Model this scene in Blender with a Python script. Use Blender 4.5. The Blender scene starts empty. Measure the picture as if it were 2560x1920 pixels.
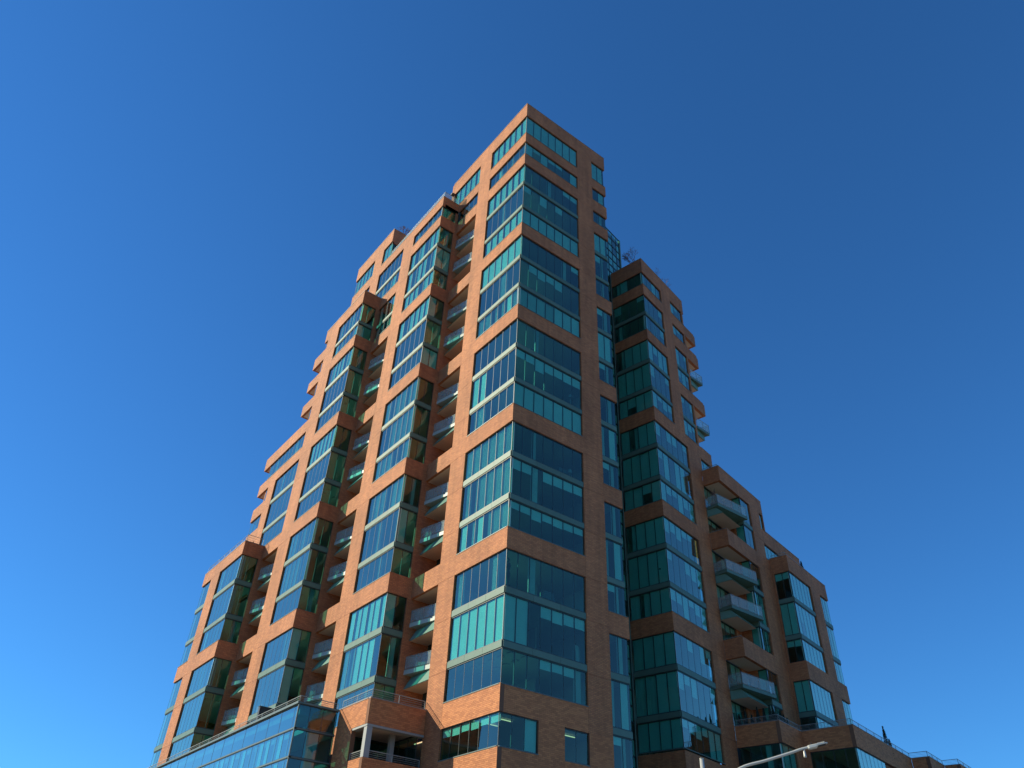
import bpy, bmesh, math, random
from mathutils import Matrix, Vector
random.seed(7)
S = bpy.context.scene
COL = S.collection

# ------------------------------------------------------------------ camera
CAM = (-26.68668157, -36.48096801, 1.6)
RM = [(0.79076827, -0.61087967, 0.03889878),
      (0.39735178, 0.46397256, -0.79173293),
      (0.46561477, 0.64152591, 0.6096289)]
FPX = 1934.42
cd = bpy.data.cameras.new('camera')
cam = bpy.data.objects.new('camera', cd)
COL.objects.link(cam)
cd.sensor_fit = 'HORIZONTAL'; cd.sensor_width = 36.0
cd.lens = 36.0 * FPX / 2560.0
cd.clip_start = 0.1; cd.clip_end = 6000
cx, cy, cz = [Vector(r) for r in RM]
cz = cz.normalized(); cx = (cx - cz * cx.dot(cz)).normalized(); up = cx.cross(cz) * 1.0
if up.dot(-cy) < 0: up = -up
m = Matrix((cx, up, -cz)).transposed().to_4x4()
m.translation = CAM
cam.matrix_world = m
S.camera = cam

# ------------------------------------------------------------------ light
SUN_DIR = Vector((-1.0, 0.87, 0.73)).normalized()      # towards the sun
EL = math.asin(SUN_DIR.z)
AZ = math.atan2(SUN_DIR.y, SUN_DIR.x)
w = bpy.data.worlds.new("World"); S.world = w; w.use_nodes = True
nt = w.node_tree; nt.nodes.clear()
sky = nt.nodes.new('ShaderNodeTexSky'); sky.sky_type = 'NISHITA'; sky.sun_disc = False
sky.sun_elevation = EL
sky.sun_rotation = math.pi / 2 - AZ
sky.altitude = 0; sky.air_density = 1.0; sky.dust_density = 0.0; sky.ozone_density = 4.5
bg = nt.nodes.new('ShaderNodeBackground'); bg.inputs[1].default_value = 0.094
ow = nt.nodes.new('ShaderNodeOutputWorld')
tint = nt.nodes.new('ShaderNodeVectorMath'); tint.operation = 'MULTIPLY'; tint.inputs[1].default_value = (0.41, 0.98, 1.42)
nt.links.new(sky.outputs[0], tint.inputs[0]); nt.links.new(tint.outputs[0], bg.inputs[0]); nt.links.new(bg.outputs[0], ow.inputs[0])
sd = bpy.data.lights.new('sun', 'SUN'); sd.energy = 5.0; sd.angle = math.radians(0.53); sd.color = (1.0, 0.93, 0.68)
sun = bpy.data.objects.new('sun', sd); COL.objects.link(sun)
sun.rotation_euler = SUN_DIR.to_track_quat('Z', 'Y').to_euler()
sun.location = (-60, 60, 90)
S.view_settings.view_transform = 'Standard'; S.view_settings.look = 'None'
S.view_settings.gamma = 1; S.view_settings.use_curve_mapping = False
S.view_settings.exposure = 0.3
S.render.engine = 'CYCLES'
S.cycles.use_denoising = True
S.cycles.max_bounces = 8; S.cycles.transparent_max_bounces = 16
S.cycles.diffuse_bounces = 3; S.cycles.glossy_bounces = 4
S.cycles.caustics_reflective = False; S.cycles.caustics_refractive = False
S.cycles.sample_clamp_indirect = 6

# ------------------------------------------------------------------ materials
def mat(name, col, rough=0.6, metal=0.0, spec=0.5, noise=0.0, nscale=3.0, bump=0.0):
    m = bpy.data.materials.new(name); m.use_nodes = True
    n = m.node_tree.nodes; l = m.node_tree.links; p = n['Principled BSDF']
    p.inputs['Base Color'].default_value = (*col, 1); p.inputs['Roughness'].default_value = rough
    p.inputs['Metallic'].default_value = metal; p.inputs['Specular IOR Level'].default_value = spec
    if noise:
        tc = n.new('ShaderNodeTexCoord'); t = n.new('ShaderNodeTexNoise')
        t.inputs['Scale'].default_value = nscale; t.inputs['Detail'].default_value = 6
        g = n.new('ShaderNodeNewGeometry'); l.new(g.outputs['Position'], t.inputs['Vector'])
        oi = n.new('ShaderNodeObjectInfo')
        a = n.new('ShaderNodeMath'); a.operation = 'MULTIPLY_ADD'
        l.new(oi.outputs['Random'], a.inputs[0]); a.inputs[1].default_value = 0.5; l.new(t.outputs['Fac'], a.inputs[2])
        mr = n.new('ShaderNodeMapRange'); l.new(a.outputs[0], mr.inputs[0])
        mr.inputs[1].default_value = 0.3; mr.inputs[2].default_value = 1.2
        mr.inputs[3].default_value = 1 - noise; mr.inputs[4].default_value = 1 + noise
        mx = n.new('ShaderNodeVectorMath'); mx.operation = 'SCALE'
        mx.inputs[0].default_value = col; l.new(mr.outputs[0], mx.inputs['Scale'])
        l.new(mx.outputs[0], p.inputs['Base Color'])
        if bump:
            b = n.new('ShaderNodeBump'); b.inputs['Strength'].default_value = bump; b.inputs['Distance'].default_value = 0.01
            l.new(t.outputs['Fac'], b.inputs['Height']); l.new(b.outputs[0], p.inputs['Normal'])
    return m

def brick_mat():
    m = bpy.data.materials.new('brick'); m.use_nodes = True
    n = m.node_tree.nodes; l = m.node_tree.links; p = n['Principled BSDF']
    uv = n.new('ShaderNodeUVMap'); uv.uv_map = 'UVMap'
    b = n.new('ShaderNodeTexBrick'); l.new(uv.outputs[0], b.inputs['Vector'])
    b.offset = 0.5; b.squash = 1.0
    b.inputs['Scale'].default_value = 1.0; b.inputs['Brick Width'].default_value = 0.305
    b.inputs['Row Height'].default_value = 0.1016; b.inputs['Mortar Size'].default_value = 0.0085
    b.inputs['Mortar Smooth'].default_value = 0.2; b.inputs['Bias'].default_value = 0.0
    b.inputs['Color1'].default_value = (0.57, 0.218, 0.083, 1); b.inputs['Color2'].default_value = (0.43, 0.152, 0.060, 1)
    b.inputs['Mortar'].default_value = (0.22, 0.100, 0.055, 1)
    g = n.new('ShaderNodeNewGeometry'); t = n.new('ShaderNodeTexNoise'); t.inputs['Scale'].default_value = 0.35
    t.inputs['Detail'].default_value = 8; l.new(g.outputs['Position'], t.inputs['Vector'])
    mr = n.new('ShaderNodeMapRange'); l.new(t.outputs['Fac'], mr.inputs[0])
    mr.inputs[1].default_value = 0.3; mr.inputs[2].default_value = 0.7; mr.inputs[3].default_value = 0.82; mr.inputs[4].default_value = 1.15
    # faint vertical weather streaks
    mp = n.new('ShaderNodeMapping'); mp.inputs['Scale'].default_value = (2.2, 0.12, 1); l.new(uv.outputs[0], mp.inputs[0])
    t2 = n.new('ShaderNodeTexNoise'); t2.inputs['Scale'].default_value = 1.0; t2.inputs['Detail'].default_value = 4; l.new(mp.outputs[0], t2.inputs['Vector'])
    mr2 = n.new('ShaderNodeMapRange'); l.new(t2.outputs['Fac'], mr2.inputs[0])
    mr2.inputs[1].default_value = 0.35; mr2.inputs[2].default_value = 0.7; mr2.inputs[3].default_value = 1.06; mr2.inputs[4].default_value = 0.84
    mm = n.new('ShaderNodeMath'); mm.operation = 'MULTIPLY'; l.new(mr.outputs[0], mm.inputs[0]); l.new(mr2.outputs[0], mm.inputs[1])
    sc = n.new('ShaderNodeVectorMath'); sc.operation = 'SCALE'; l.new(b.outputs['Color'], sc.inputs[0]); l.new(mm.outputs[0], sc.inputs['Scale'])
    l.new(sc.outputs[0], p.inputs['Base Color'])
    bp = n.new('ShaderNodeBump'); bp.inputs['Strength'].default_value = 0.8; bp.inputs['Distance'].default_value = 0.012; bp.invert = True
    l.new(b.outputs['Fac'], bp.inputs['Height']); l.new(bp.outputs[0], p.inputs['Normal'])
    p.inputs['Roughness'].default_value = 0.75; p.inputs['Specular IOR Level'].default_value = 0.35
    return m

def glass_mat(name, tint, base, refl=(0.86, 0.95, 1.0), wav=0.0, gain=1.3):
    m = bpy.data.materials.new(name); m.use_nodes = True
    n = m.node_tree.nodes; l = m.node_tree.links; n.clear()
    o = n.new('ShaderNodeOutputMaterial'); mx = n.new('ShaderNodeMixShader')
    tr = n.new('ShaderNodeBsdfTransparent'); tr.inputs[0].default_value = (*tint, 1)
    gl = n.new('ShaderNodeBsdfGlossy'); gl.inputs['Color'].default_value = (*refl, 1); gl.inputs['Roughness'].default_value = 0.0
    # coated outer face: Schlick curve over the angle; the inner face only transmits
    lw = n.new('ShaderNodeLayerWeight'); lw.inputs[0].default_value = 0.5
    gb = n.new('ShaderNodeNewGeometry')
    pw = n.new('ShaderNodeMath'); pw.operation = 'POWER'; pw.inputs[1].default_value = 2.5; l.new(lw.outputs['Facing'], pw.inputs[0])
    sc_ = n.new('ShaderNodeMath'); sc_.operation = 'MULTIPLY_ADD'; l.new(pw.outputs[0], sc_.inputs[0]); sc_.inputs[1].default_value = gain; sc_.use_clamp = True; sc_.inputs[2].default_value = base
    iv = n.new('ShaderNodeMath'); iv.operation = 'SUBTRACT'; iv.inputs[0].default_value = 1.0; l.new(gb.outputs['Backfacing'], iv.inputs[1])
    ad = n.new('ShaderNodeMath'); ad.operation = 'MULTIPLY'; ad.use_clamp = True
    l.new(sc_.outputs[0], ad.inputs[0]); l.new(iv.outputs[0], ad.inputs[1]); l.new(ad.outputs[0], mx.inputs[0])
    l.new(tr.outputs[0], mx.inputs[1]); l.new(gl.outputs[0], mx.inputs[2]); l.new(mx.outputs[0], o.inputs[0])
    if wav:
        g = n.new('ShaderNodeNewGeometry'); t = n.new('ShaderNodeTexNoise'); t.inputs['Scale'].default_value = 0.45
        t.inputs['Detail'].default_value = 1; l.new(g.outputs['Position'], t.inputs['Vector'])
        b = n.new('ShaderNodeBump'); b.inputs['Strength'].default_value = wav; b.inputs['Distance'].default_value = 0.02
        l.new(t.outputs['Fac'], b.inputs['Height']); l.new(b.outputs[0], gl.inputs['Normal'])
    return m

def emit(name, col, s):
    m = bpy.data.materials.new(name); m.use_nodes = True
    p = m.node_tree.nodes['Principled BSDF']
    p.inputs['Emission Color'].default_value = (*col, 1); p.inputs['Emission Strength'].default_value = s
    return m

BRICK = brick_mat()
GLASS = glass_mat('tinted_glass', (0.55, 0.87, 0.83), 0.04, (0.93, 0.88, 0.72), wav=0.7)
PGLASS = glass_mat('podium_glass', (0.42, 0.80, 0.80), 0.10, (0.93, 0.88, 0.78), wav=0.7)
RGLASS = glass_mat('rail_glass', (0.86, 0.93, 0.92), 0.02, (0.9, 0.88, 0.75), gain=0.55)
_n = RGLASS.node_tree.nodes; _l = RGLASS.node_tree.links
_o = [q for q in _n if q.type == 'OUTPUT_MATERIAL'][0]; _src = _o.inputs[0].links[0].from_socket
_d = _n.new('ShaderNodeBsdfDiffuse'); _d.inputs[0].default_value = (0.62, 0.72, 0.70, 1); _x = _n.new('ShaderNodeMixShader'); _x.inputs[0].default_value = 0.2
_l.new(_src, _x.inputs[1]); _l.new(_d.outputs[0], _x.inputs[2]); _l.new(_x.outputs[0], _o.inputs[0])
FRAME = mat('dark_frame', (0.028, 0.045, 0.045), 0.45)
MULL = mat('mullion', (0.07, 0.09, 0.085), 0.5)
FASC_LIT = mat('fascia_sunlit', (0.36, 0.42, 0.37), 0.5, noise=0.08)  # tower fascias made paler than the wing's, sunlight put into the colour
MULL2 = mat('shaft_frame', (0.22, 0.30, 0.28), 0.5)
SILL = mat('pale_green_trim', (0.11, 0.15, 0.13), 0.45, noise=0.1)
SPAN = mat('green_panel', (0.105, 0.18, 0.138), 0.5, spec=0.3, noise=0.14, nscale=2.0)
DGREEN = mat('balcony_green', (0.13, 0.26, 0.20), 0.45, noise=0.12, nscale=1.5)
SOFF = mat('beige_soffit', (0.66, 0.54, 0.42), 0.8, noise=0.08, nscale=1.0)
PLASTER = mat('plaster', (0.42, 0.41, 0.39), 0.8, noise=0.06, nscale=0.6)
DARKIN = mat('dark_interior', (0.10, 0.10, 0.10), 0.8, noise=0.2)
BLIND = mat('blind_fabric', (0.74, 0.72, 0.67), 0.85, noise=0.12, nscale=1.2)
RAIL = mat('rail_metal', (0.27, 0.30, 0.29), 0.5)
COPING = mat('metal_coping', (0.30, 0.24, 0.20), 0.5, noise=0.1)
CONC = mat('asphalt', (0.055, 0.055, 0.057), 0.9, noise=0.25, nscale=0.8, bump=0.4)
PAVE = mat('pavement_concrete', (0.30, 0.29, 0.27), 0.85, noise=0.12, nscale=0.7)
PAINT = mat('road_paint', (0.78, 0.76, 0.70), 0.7, noise=0.1)
WHITE = mat('column_paint', (0.32, 0.32, 0.30), 0.6, noise=0.06)
BARK = mat('twig_bark', (0.26, 0.15, 0.12), 0.9, noise=0.2)
LEAF = mat('conifer_leaf', (0.022, 0.038, 0.026), 0.8, noise=0.4, nscale=8)
STEEL = mat('lamp_paint', (0.50, 0.485, 0.43), 0.35, metal=0.15, noise=0.05)
BLACK = mat('black_metal', (0.015, 0.015, 0.017), 0.5)
LIGHT = emit('ceiling_light', (1.0, 0.72, 0.38), 0.9)

# ------------------------------------------------------------------ frames and mesh helpers
class Fr:
    def __init__(s, o, a, n):
        s.o = Vector((o[0], o[1])); s.a = Vector(a).normalized(); s.n = Vector(n).normalized()
        s.hand = s.a.x * s.n.y - s.a.y * s.n.x
    def P(s, t, d, z):
        p = s.o + s.a * t + s.n * d
        return Vector((p.x, p.y, z))
def LF(x): return Fr((x, 0), (0, 1), (-1, 0))
def RF(y): return Fr((0, y), (1, 0), (0, -1))
WA = math.radians(12.0)
WO = Vector((18.2348, 2.7244)); WU = Vector((math.cos(WA), math.sin(WA))); WV = Vector((-math.sin(WA), math.cos(WA)))
def WR(v): return Fr(WO + WV * v, WU, -WV)
def WL(u): return Fr(WO + WU * u, WV, -WU)

def hexa(bm, pts, uvl=None, fr=None, faces=None, mi=0):
    """pts: 8 points, (t0/t1, d0/d1, z0/z1) order t-major; uv by face role"""
    vs = [bm.verts.new(p) for p in pts]
    F = [((0, 1, 3, 2), 'a'), ((4, 6, 7, 5), 'a'), ((0, 4, 5, 1), 'n'), ((2, 3, 7, 6), 'n'), ((0, 2, 6, 4), 'z'), ((1, 5, 7, 3), 'z')]
    out = []
    for idx, role in F:
        f = bm.faces.new([vs[i] for i in idx]); f.material_index = mi; out.append((f, idx, role))
    return out

def box(bm, fr, t0, t1, d0, d1, z0, z1, mi=0):
    """box in a facade frame: t along, d outward, z up, with UVs in metres"""
    lay = bm.loops.layers.uv.get('UVMap') or bm.loops.layers.uv.new('UVMap')
    co = [(t, d, z) for t in (t0, t1) for d in (d0, d1) for z in (z0, z1)]
    pts = [fr.P(*c) for c in co]
    for f, idx, role in hexa(bm, pts, mi=mi):
        for lp, i in zip(f.loops, idx):
            t, d, z = co[i]
            lp[lay].uv = (t, z) if role == 'n' else ((d, z) if role == 'a' else (t, d))
        if fr.hand < 0: f.normal_flip()
    return bm

class Thing:
    def __init__(s, name, label, cat, loc, group=None):
        o = bpy.data.objects.new(name, None); COL.objects.link(o); o.location = loc
        o.empty_display_size = 1; o['label'] = label; o['category'] = cat
        if group: o['group'] = group
        s.o = o; s.loc = Vector(loc); s.win = []
    def part(s, name, bm, mats, parent=None, label=None, kind=None, recalc=True):
        return mk(name, bm, mats, parent or s.o, s.loc, label, kind, recalc)

def mk(name, bm, mats, parent=None, loc=Vector((0, 0, 0)), label=None, kind=None, recalc=True):
    me = bpy.data.meshes.new(name)
    if recalc: bmesh.ops.recalc_face_normals(bm, faces=bm.faces)
    bmesh.ops.translate(bm, verts=bm.verts, vec=-Vector(loc))
    bm.to_mesh(me); bm.free()
    for m_ in (mats if isinstance(mats, (list, tuple)) else [mats]): me.materials.append(m_)
    o = bpy.data.objects.new(name, me); COL.objects.link(o)
    if parent: o.parent = parent
    if label: o['label'] = label
    if kind: o['kind'] = kind
    return o

def tube(bm, pts, r0, r1=None, seg=8):
    r1 = r0 if r1 is None else r1
    n = len(pts); rings = []
    prev = None
    for i, p in enumerate(pts):
        p = Vector(p); d = (Vector(pts[min(i + 1, n - 1)]) - Vector(pts[max(i - 1, 0)])).normalized()
        x = d.orthogonal().normalized() if prev is None else (prev - d * prev.dot(d)).normalized()
        prev = x; y = d.cross(x); r = r0 + (r1 - r0) * i / max(1, n - 1)
        rings.append([bm.verts.new(p + (x * math.cos(2 * math.pi * k / seg) + y * math.sin(2 * math.pi * k / seg)) * r) for k in range(seg)])
    for a, b in zip(rings, rings[1:]):
        for k in range(seg): bm.faces.new((a[k], a[(k + 1) % seg], b[(k + 1) % seg], b[k]))
    bm.faces.new(rings[0][::-1]); bm.faces.new(rings[-1])
    return bm

# shared unit meshes (centre origin, x along the wall, y outward, z up)
def unit_box(name, m_):
    bm = bmesh.new(); bmesh.ops.create_cube(bm, size=1.0)
    me = bpy.data.meshes.new(name); bm.to_mesh(me); bm.free(); me.materials.append(m_); return me
def unit_fold(name, m_):
    bm = bmesh.new(); N = 22; vs = []
    for i in range(N + 1):
        x = -0.5 + i / N; y = 0.5 * math.cos(i * math.pi) * (0.7 + 0.3 * math.sin(i * 2.1))
        vs.append((bm.verts.new((x, y, -0.5)), bm.verts.new((x, y, 0.5))))
    for a, b in zip(vs, vs[1:]): bm.faces.new((a[0], b[0], b[1], a[1]))
    me = bpy.data.meshes.new(name); bm.to_mesh(me); bm.free(); me.materials.append(m_); return me
U_SHAFT = unit_box('pane', GLASS); U_PANE = unit_box('pane', GLASS); U_PPANE = unit_box('pane', PGLASS)
U_BLIND = unit_box('blind', BLIND); U_CURT = unit_fold('curtain', BLIND); U_SPAN = unit_box('spandrel_panel', SPAN)

def inst(name, me, parent, base, fr, t0, t1, d, th, z0, z1):
    o = bpy.data.objects.new(name, me); COL.objects.link(o); o.parent = parent
    p = fr.P((t0 + t1) / 2, d, (z0 + z1) / 2) - base
    o.location = p; o.scale = (abs(t1 - t0), th, z1 - z0)
    o.rotation_euler = (0, 0, math.atan2(fr.a.y, fr.a.x)); return o

def proj(p):
    v = Vector(p) - Vector(CAM)
    z = v.dot(Vector(RM[2]))
    return (FPX * v.dot(Vector(RM[0])) / z, FPX * v.dot(Vector(RM[1])) / z) if z > 0.1 else (9e9, 9e9)
def screen_area(fr, t0, t1, z0, z1):
    q = [proj(fr.P(t, -0.1, z)) for t, z in ((t0, z0), (t1, z0), (t1, z1), (t0, z1))]
    if all(abs(a) > 1300 or abs(b) > 980 for a, b in q): return 0
    v = Vector(CAM) - fr.P(t0, 0, z0)
    if v.x * fr.n.x + v.y * fr.n.y < 0: return 0
    return abs(sum(q[i][0] * q[(i + 1) % 4][1] - q[(i + 1) % 4][0] * q[i][1] for i in range(4))) / 2

# ------------------------------------------------------------------ facade elements
def brick(T, fr, t0, t1, z0, z1, name='brick_band', th=0.3, d=0.0, cap=False):
    bm = bmesh.new(); box(bm, fr, t0, t1, d - th, d, z0, z1)
    return T.part(name, bm, BRICK, recalc=False)
def brick_j(T, fr, t0, t1, z0, z1, joints, name='pier', th=0.3):
    """brick pier cut by recessed horizontal movement joints"""
    bm = bmesh.new(); g = 0.016
    zs = [z0] + [j for j in sorted(joints) if z0 + 0.3 < j < z1 - 0.3] + [z1]
    for a, b in zip(zs, zs[1:]):
        box(bm, fr, t0 + 0.009, t1 - 0.009, -th, 0.0, a + (g if a != z0 else 0), b)
    box(bm, fr, t0, t1, -th, -0.028, z0, z1)
    return T.part(name, bm, BRICK, recalc=False)
def coping(T, fr, t0, t1, z, th=0.34):
    bm = bmesh.new(); box(bm, fr, t0 - 0.02, t1 + 0.02, -th, 0.03, z, z + 0.06); return T.part('coping', bm, COPING, recalc=False)
def spandrel(T, fr, t0, t1, z0, z1, step=1.95):
    n = max(1, round((t1 - t0) / step)); w_ = (t1 - t0) / n
    bm = bmesh.new(); box(bm, fr, t0, t1, -0.3, -0.09, z0, z1)
    bk = T.part('spandrel_backing', bm, FRAME, recalc=False)
    for i in range(n):
        inst('spandrel_panel', U_SPAN, T.o, T.loc, fr, t0 + i * w_ + 0.008, t0 + (i + 1) * w_ - 0.008, -0.06, 0.06, z0 + 0.03, z1 - 0.03)

def window(T, fr, t0, t1, z0, z1, n, kinds='o', pane_me=None, mull=0.05, seams=None, sill=False):
    """one ribbon window: frame with n panes; kinds gives what is behind each pane"""
    bm = bmesh.new(); fw = 0.045; D0, D1 = -0.2, -0.075
    box(bm, fr, t0, t1, D0, D1 - 0.003, z0, z0 + fw); box(bm, fr, t0, t1, D0, D1 - 0.003, z1 - fw, z1)
    xs = seams or [t0 + (t1 - t0) * i / n for i in range(n + 1)]
    for i, x in enumerate(xs):
        a = min(max(x - mull / 2, t0), t1 - mull)
        if 0 < i < len(xs) - 1: box(bm, fr, a, a + mull, -0.178, -0.145, z0 + fw, z1 - fw, 1)          # mullion standing behind the glass
        box(bm, fr, a + mull / 2 - 0.014, a + mull / 2 + 0.014, -0.144, -0.112, z0 + fw, z1 - fw)   # dark joint between panes
    fobj = T.part('window', bm, [FRAME, MULL], recalc=False) if pane_me is not U_SHAFT else T.part('window', bm, [FRAME, MULL2], recalc=False)
    if sill:
        bs = bmesh.new(); box(bs, fr, t0, t1, -0.11, 0.03, z0 - 0.05, z0 - 0.002); mk('sill', bs, SILL, fobj, T.loc, recalc=False)
    kk = (kinds * n)[:n] if len(kinds) < n else kinds
    for i in range(len(xs) - 1):
        a, b = xs[i] + 0.016, xs[i + 1] - 0.016
        T.win.append((screen_area(fr, a, b, z0, z1), fobj, fr, a, b, z0 + fw * .8, z1 - fw * .8, kk[i], pane_me or U_PANE))
    return fobj

def finish_windows(T):
    """the 300 panes (and coverings) that show largest are objects; the rest of a building's panes are joined"""
    T.win.sort(key=lambda q: -q[0]); nb = 0
    rest = bmesh.new(); restb = bmesh.new()
    for i, (ar, fo, fr, a, b, z0, z1, k, me) in enumerate(T.win):
        th = 0.024
        if i < 300 and ar > 0:
            pn = inst('pane', me, fo, T.loc, fr, a, b, -0.13, th, z0, z1)
            pn.rotation_euler.z += random.uniform(-0.0035, 0.0035); pn.rotation_euler.x = random.uniform(-0.002, 0.002)
        else: box(rest, fr, a, b, -0.13 - th / 2, -0.13 + th / 2, z0, z1, 1 if me is U_PPANE else 0)
        h = z1 - z0; w_ = b - a; c = None; rr = random.random()
        if k == 'c': c = ('blind', U_BLIND, a + 0.02, a + w_ * (0.70 + 0.12 * rr), z0 + h * random.choice((0, 0, 0, .06)), z1 - 0.01)
        elif k == 'C': c = ('blind', U_BLIND, a, b, z0, z1 - 0.01)
        elif k == 'f': c = ('curtain', U_CURT, a - 0.02, b + 0.02, z0, z1)
        elif k == 'h': c = ('curtain', U_CURT, a, a + w_ * (0.35 + 0.3 * rr), z0, z1)
        elif k == 'p': c = ('blind', U_BLIND, a, b, z0 + h * (0.70 + 0.06 * rr), z1)
        elif k == 'q': c = ('blind', U_BLIND, a, b, z0 + h * (0.45 + 0.2 * rr), z1)
        if c:
            nm, mu, x0, x1, y0, y1 = c; dd = -0.20 if nm == 'blind' else -0.26; tt = 0.015 if nm == 'blind' else 0.11
            if nb < 300 and ar > 0: inst(nm, mu, fo, T.loc, fr, x0, x1, dd, tt, y0, y1); nb += 1
            else: box(restb, fr, x0, x1, dd - .008, dd + .008, y0, y1)
        if k == 'l':
            for q in (1.2, 2.6):
                bm = bmesh.new(); box(bm, fr, a + 0.05, b - 0.05, -q - 0.07, -q, z1 - 0.02, z1 + 0.02)
                mk('ceiling_light', bm, LIGHT, fo, T.loc)
        if k == 'w':
            for q in (0.9, 2.0):
                bm = bmesh.new(); box(bm, fr, a + 0.2, a + 0.62, -q - 0.3, -q, z1 - 0.03, z1 + 0.02)
                mk('ceiling_panel', bm, PLASTER, fo, T.loc)
    T.part('pane', rest, [GLASS, PGLASS], kind='stuff')
    T.part('blind', restb, BLIND, kind='stuff')

def slab(T, fr, t0, t1, d0, d1, z0, z1, m_=None, name='floor_slab'):
    bm = bmesh.new(); box(bm, fr, t0, t1, d0, d1, z0, z1); return T.part(name, bm, m_ or PLASTER, recalc=False)

TT = lambda k: 13.45 + 9.865 * k
ROWS = ((2.5, 0.0), (5.85, 2.97), (8.35, 6.3))            # below the group top: three rows of glass
def group(T, fr, t0, t1, top, n, kinds=('o', 'o', 'o'), rows=(0, 1, 2), sill=True, **kw):
    for r in rows:
        lo, hi = ROWS[r]; window(T, fr, t0, t1, top - lo, top - hi, n, kinds[r], sill=(sill and r == max(rows)), **kw)
    if 0 in rows and 1 in rows: spandrel(T, fr, t0, t1, top - 2.97, top - 2.5)
    if 1 in rows and 2 in rows: spandrel(T, fr, t0, t1, top - 6.3, top - 5.85)
JT = [TT(k) - o for k in range(0, 6) for o in (0.0, 2.95, 6.4)] + [66.2, 70.5]

# real bricks (used on the walls nearest the camera)
U_BRICK = {}
def brick_wall(T, fr, t0, t1, z0, z1, single=0, name='brick_wall', th=0.3):
    bm = bmesh.new(); box(bm, fr, t0, t1, -th, -0.012, z0, z1); wall = T.part(name, bm, MORTAR, recalc=False)
    L, H, g = 0.305, 0.1016, 0.010
    r = 0; z = z0; rest = bmesh.new(); cnt = 0
    nrow = max(1, round((z1 - z0) / H)); H = (z1 - z0) / nrow
    for r in range(nrow):
        x = t0 - (L / 2 if r % 2 else 0)
        while x < t1 - 0.02:
            a, b = max(x, t0), min(x + L, t1); x += L
            if b - a < 0.04: continue
            pr = random.uniform(-0.002, 0.002)
            if cnt < single:
                o = inst('brick', random.choice(UB), wall, T.loc, fr, a + g / 2, b - g / 2, -0.03 + pr, 0.06, z0 + r * H + g / 2, z0 + (r + 1) * H - g / 2); cnt += 1
            else: box(rest, fr, a + g / 2, b - g / 2, -0.05, pr, z0 + r * H + g / 2, z0 + (r + 1) * H - g / 2, random.randrange(3))
    if len(rest.verts): mk('brick', rest, BM, wall, T.loc, kind='stuff', recalc=False)
    else: rest.free()
    return wall
MORTAR = mat('mortar', (0.20, 0.092, 0.050), 0.9, noise=0.15, nscale=4)
BM = [mat('brick_face', c, 0.75, spec=0.35, noise=0.07, nscale=1.6) for c in ((0.58, 0.222, 0.084), (0.52, 0.194, 0.075), (0.455, 0.166, 0.065))]
UB = [unit_box('brick', b_) for b_ in BM]

def railing(T, pts, h=0.95, wires=4, post=1.6, name='railing', parent=None, r=0.019, base=Vector((0, 0, 0))):
    """rail with posts and thin wires along a polyline of (x, y, z)"""
    bm = bmesh.new()
    for a, b in zip(pts, pts[1:]):
        a, b = Vector(a), Vector(b); L = (b - a).length; n = max(1, round(L / post))
        tube(bm, [a + Vector((0, 0, h)), b + Vector((0, 0, h))], r * 1.35, seg=8)
        for i in range(n + 1):
            p = a.lerp(b, i / n); tube(bm, [p, p + Vector((0, 0, h))], r, seg=6)
        for k in range(wires):
            z = h * (k + 1) / (wires + 1); tube(bm, [a + Vector((0, 0, z)), b + Vector((0, 0, z))], 0.011, seg=5)
    return mk(name, bm, RAIL, parent or T.o, T.loc, recalc=True)
def glass_rail(T, pts, z, h=1.0, parent=None):
    bm = bmesh.new(); gm = bmesh.new()
    for a, b in zip(pts, pts[1:]):
        a, b = Vector((*a, z)), Vector((*b, z)); L = (b - a).length; n = max(1, round(L / 1.15)); d = (b - a) / L
        f = Fr(a.xy, d.xy, (d.y, -d.x))
        tube(bm, [a + Vector((0, 0, h)), b + Vector((0, 0, h))], 0.022, seg=6)
        tube(bm, [a + Vector((0, 0, .06)), b + Vector((0, 0, .06))], 0.018, seg=6)
        for i in range(n + 1):
            p = a.lerp(b, i / n); tube(bm, [p, p + Vector((0, 0, h))], 0.02, seg=6)
        for i in range(n): box(gm, f, L * i / n + 0.035, L * (i + 1) / n - 0.035, -0.006, 0.006, z + 0.1, z + h - 0.04)
    p_ = parent or T.o
    mk('railing', bm, RAIL, p_, T.loc); mk('glass_panel', gm, RGLASS, p_, T.loc)

def prism(bm, poly, z0, z1, mi=0):
    lo = [bm.verts.new((p[0], p[1], z0)) for p in poly]; hi = [bm.verts.new((p[0], p[1], z1)) for p in poly]
    n = len(poly)
    for f in (bm.faces.new(lo), bm.faces.new(hi)): f.material_index = mi
    for i in range(n): bm.faces.new((lo[i], lo[(i + 1) % n], hi[(i + 1) % n], hi[i])).material_index = mi

# ================================================================== SETTING
def plate(name, pts, z, m_):
    bm = bmesh.new(); bm.faces.new([bm.verts.new((x, y, z)) for x, y in pts])
    o = mk(name, bm, m_, recalc=False); o['kind'] = 'structure'; return o
plate('ground', [(-1500, -1500), (1500, -1500), (1500, 1500), (-1500, 1500)], 0.0, mat('ground_gravel', (0.25, 0.175, 0.135), 0.9, noise=0.15, nscale=0.3))
plate('road', [(-1500, -16.4), (1500, -16.4), (1500, -6.1), (-1500, -6.1)], 0.004, CONC)
plate('road', [(-21, -1500), (-12.1, -1500), (-12.1, -16.41), (-21, -16.41)], 0.004, CONC)
plate('road', [(-21, -6.09), (-12.1, -6.09), (-12.1, 1500), (-21, 1500)], 0.004, CONC)
bm = bmesh.new(); prism(bm, [(-12, -6), (70, -6), (70, 90), (-12, 90)], 0.004, 0.13)
o = mk('pavement', bm, PAVE); o['kind'] = 'structure'
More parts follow.
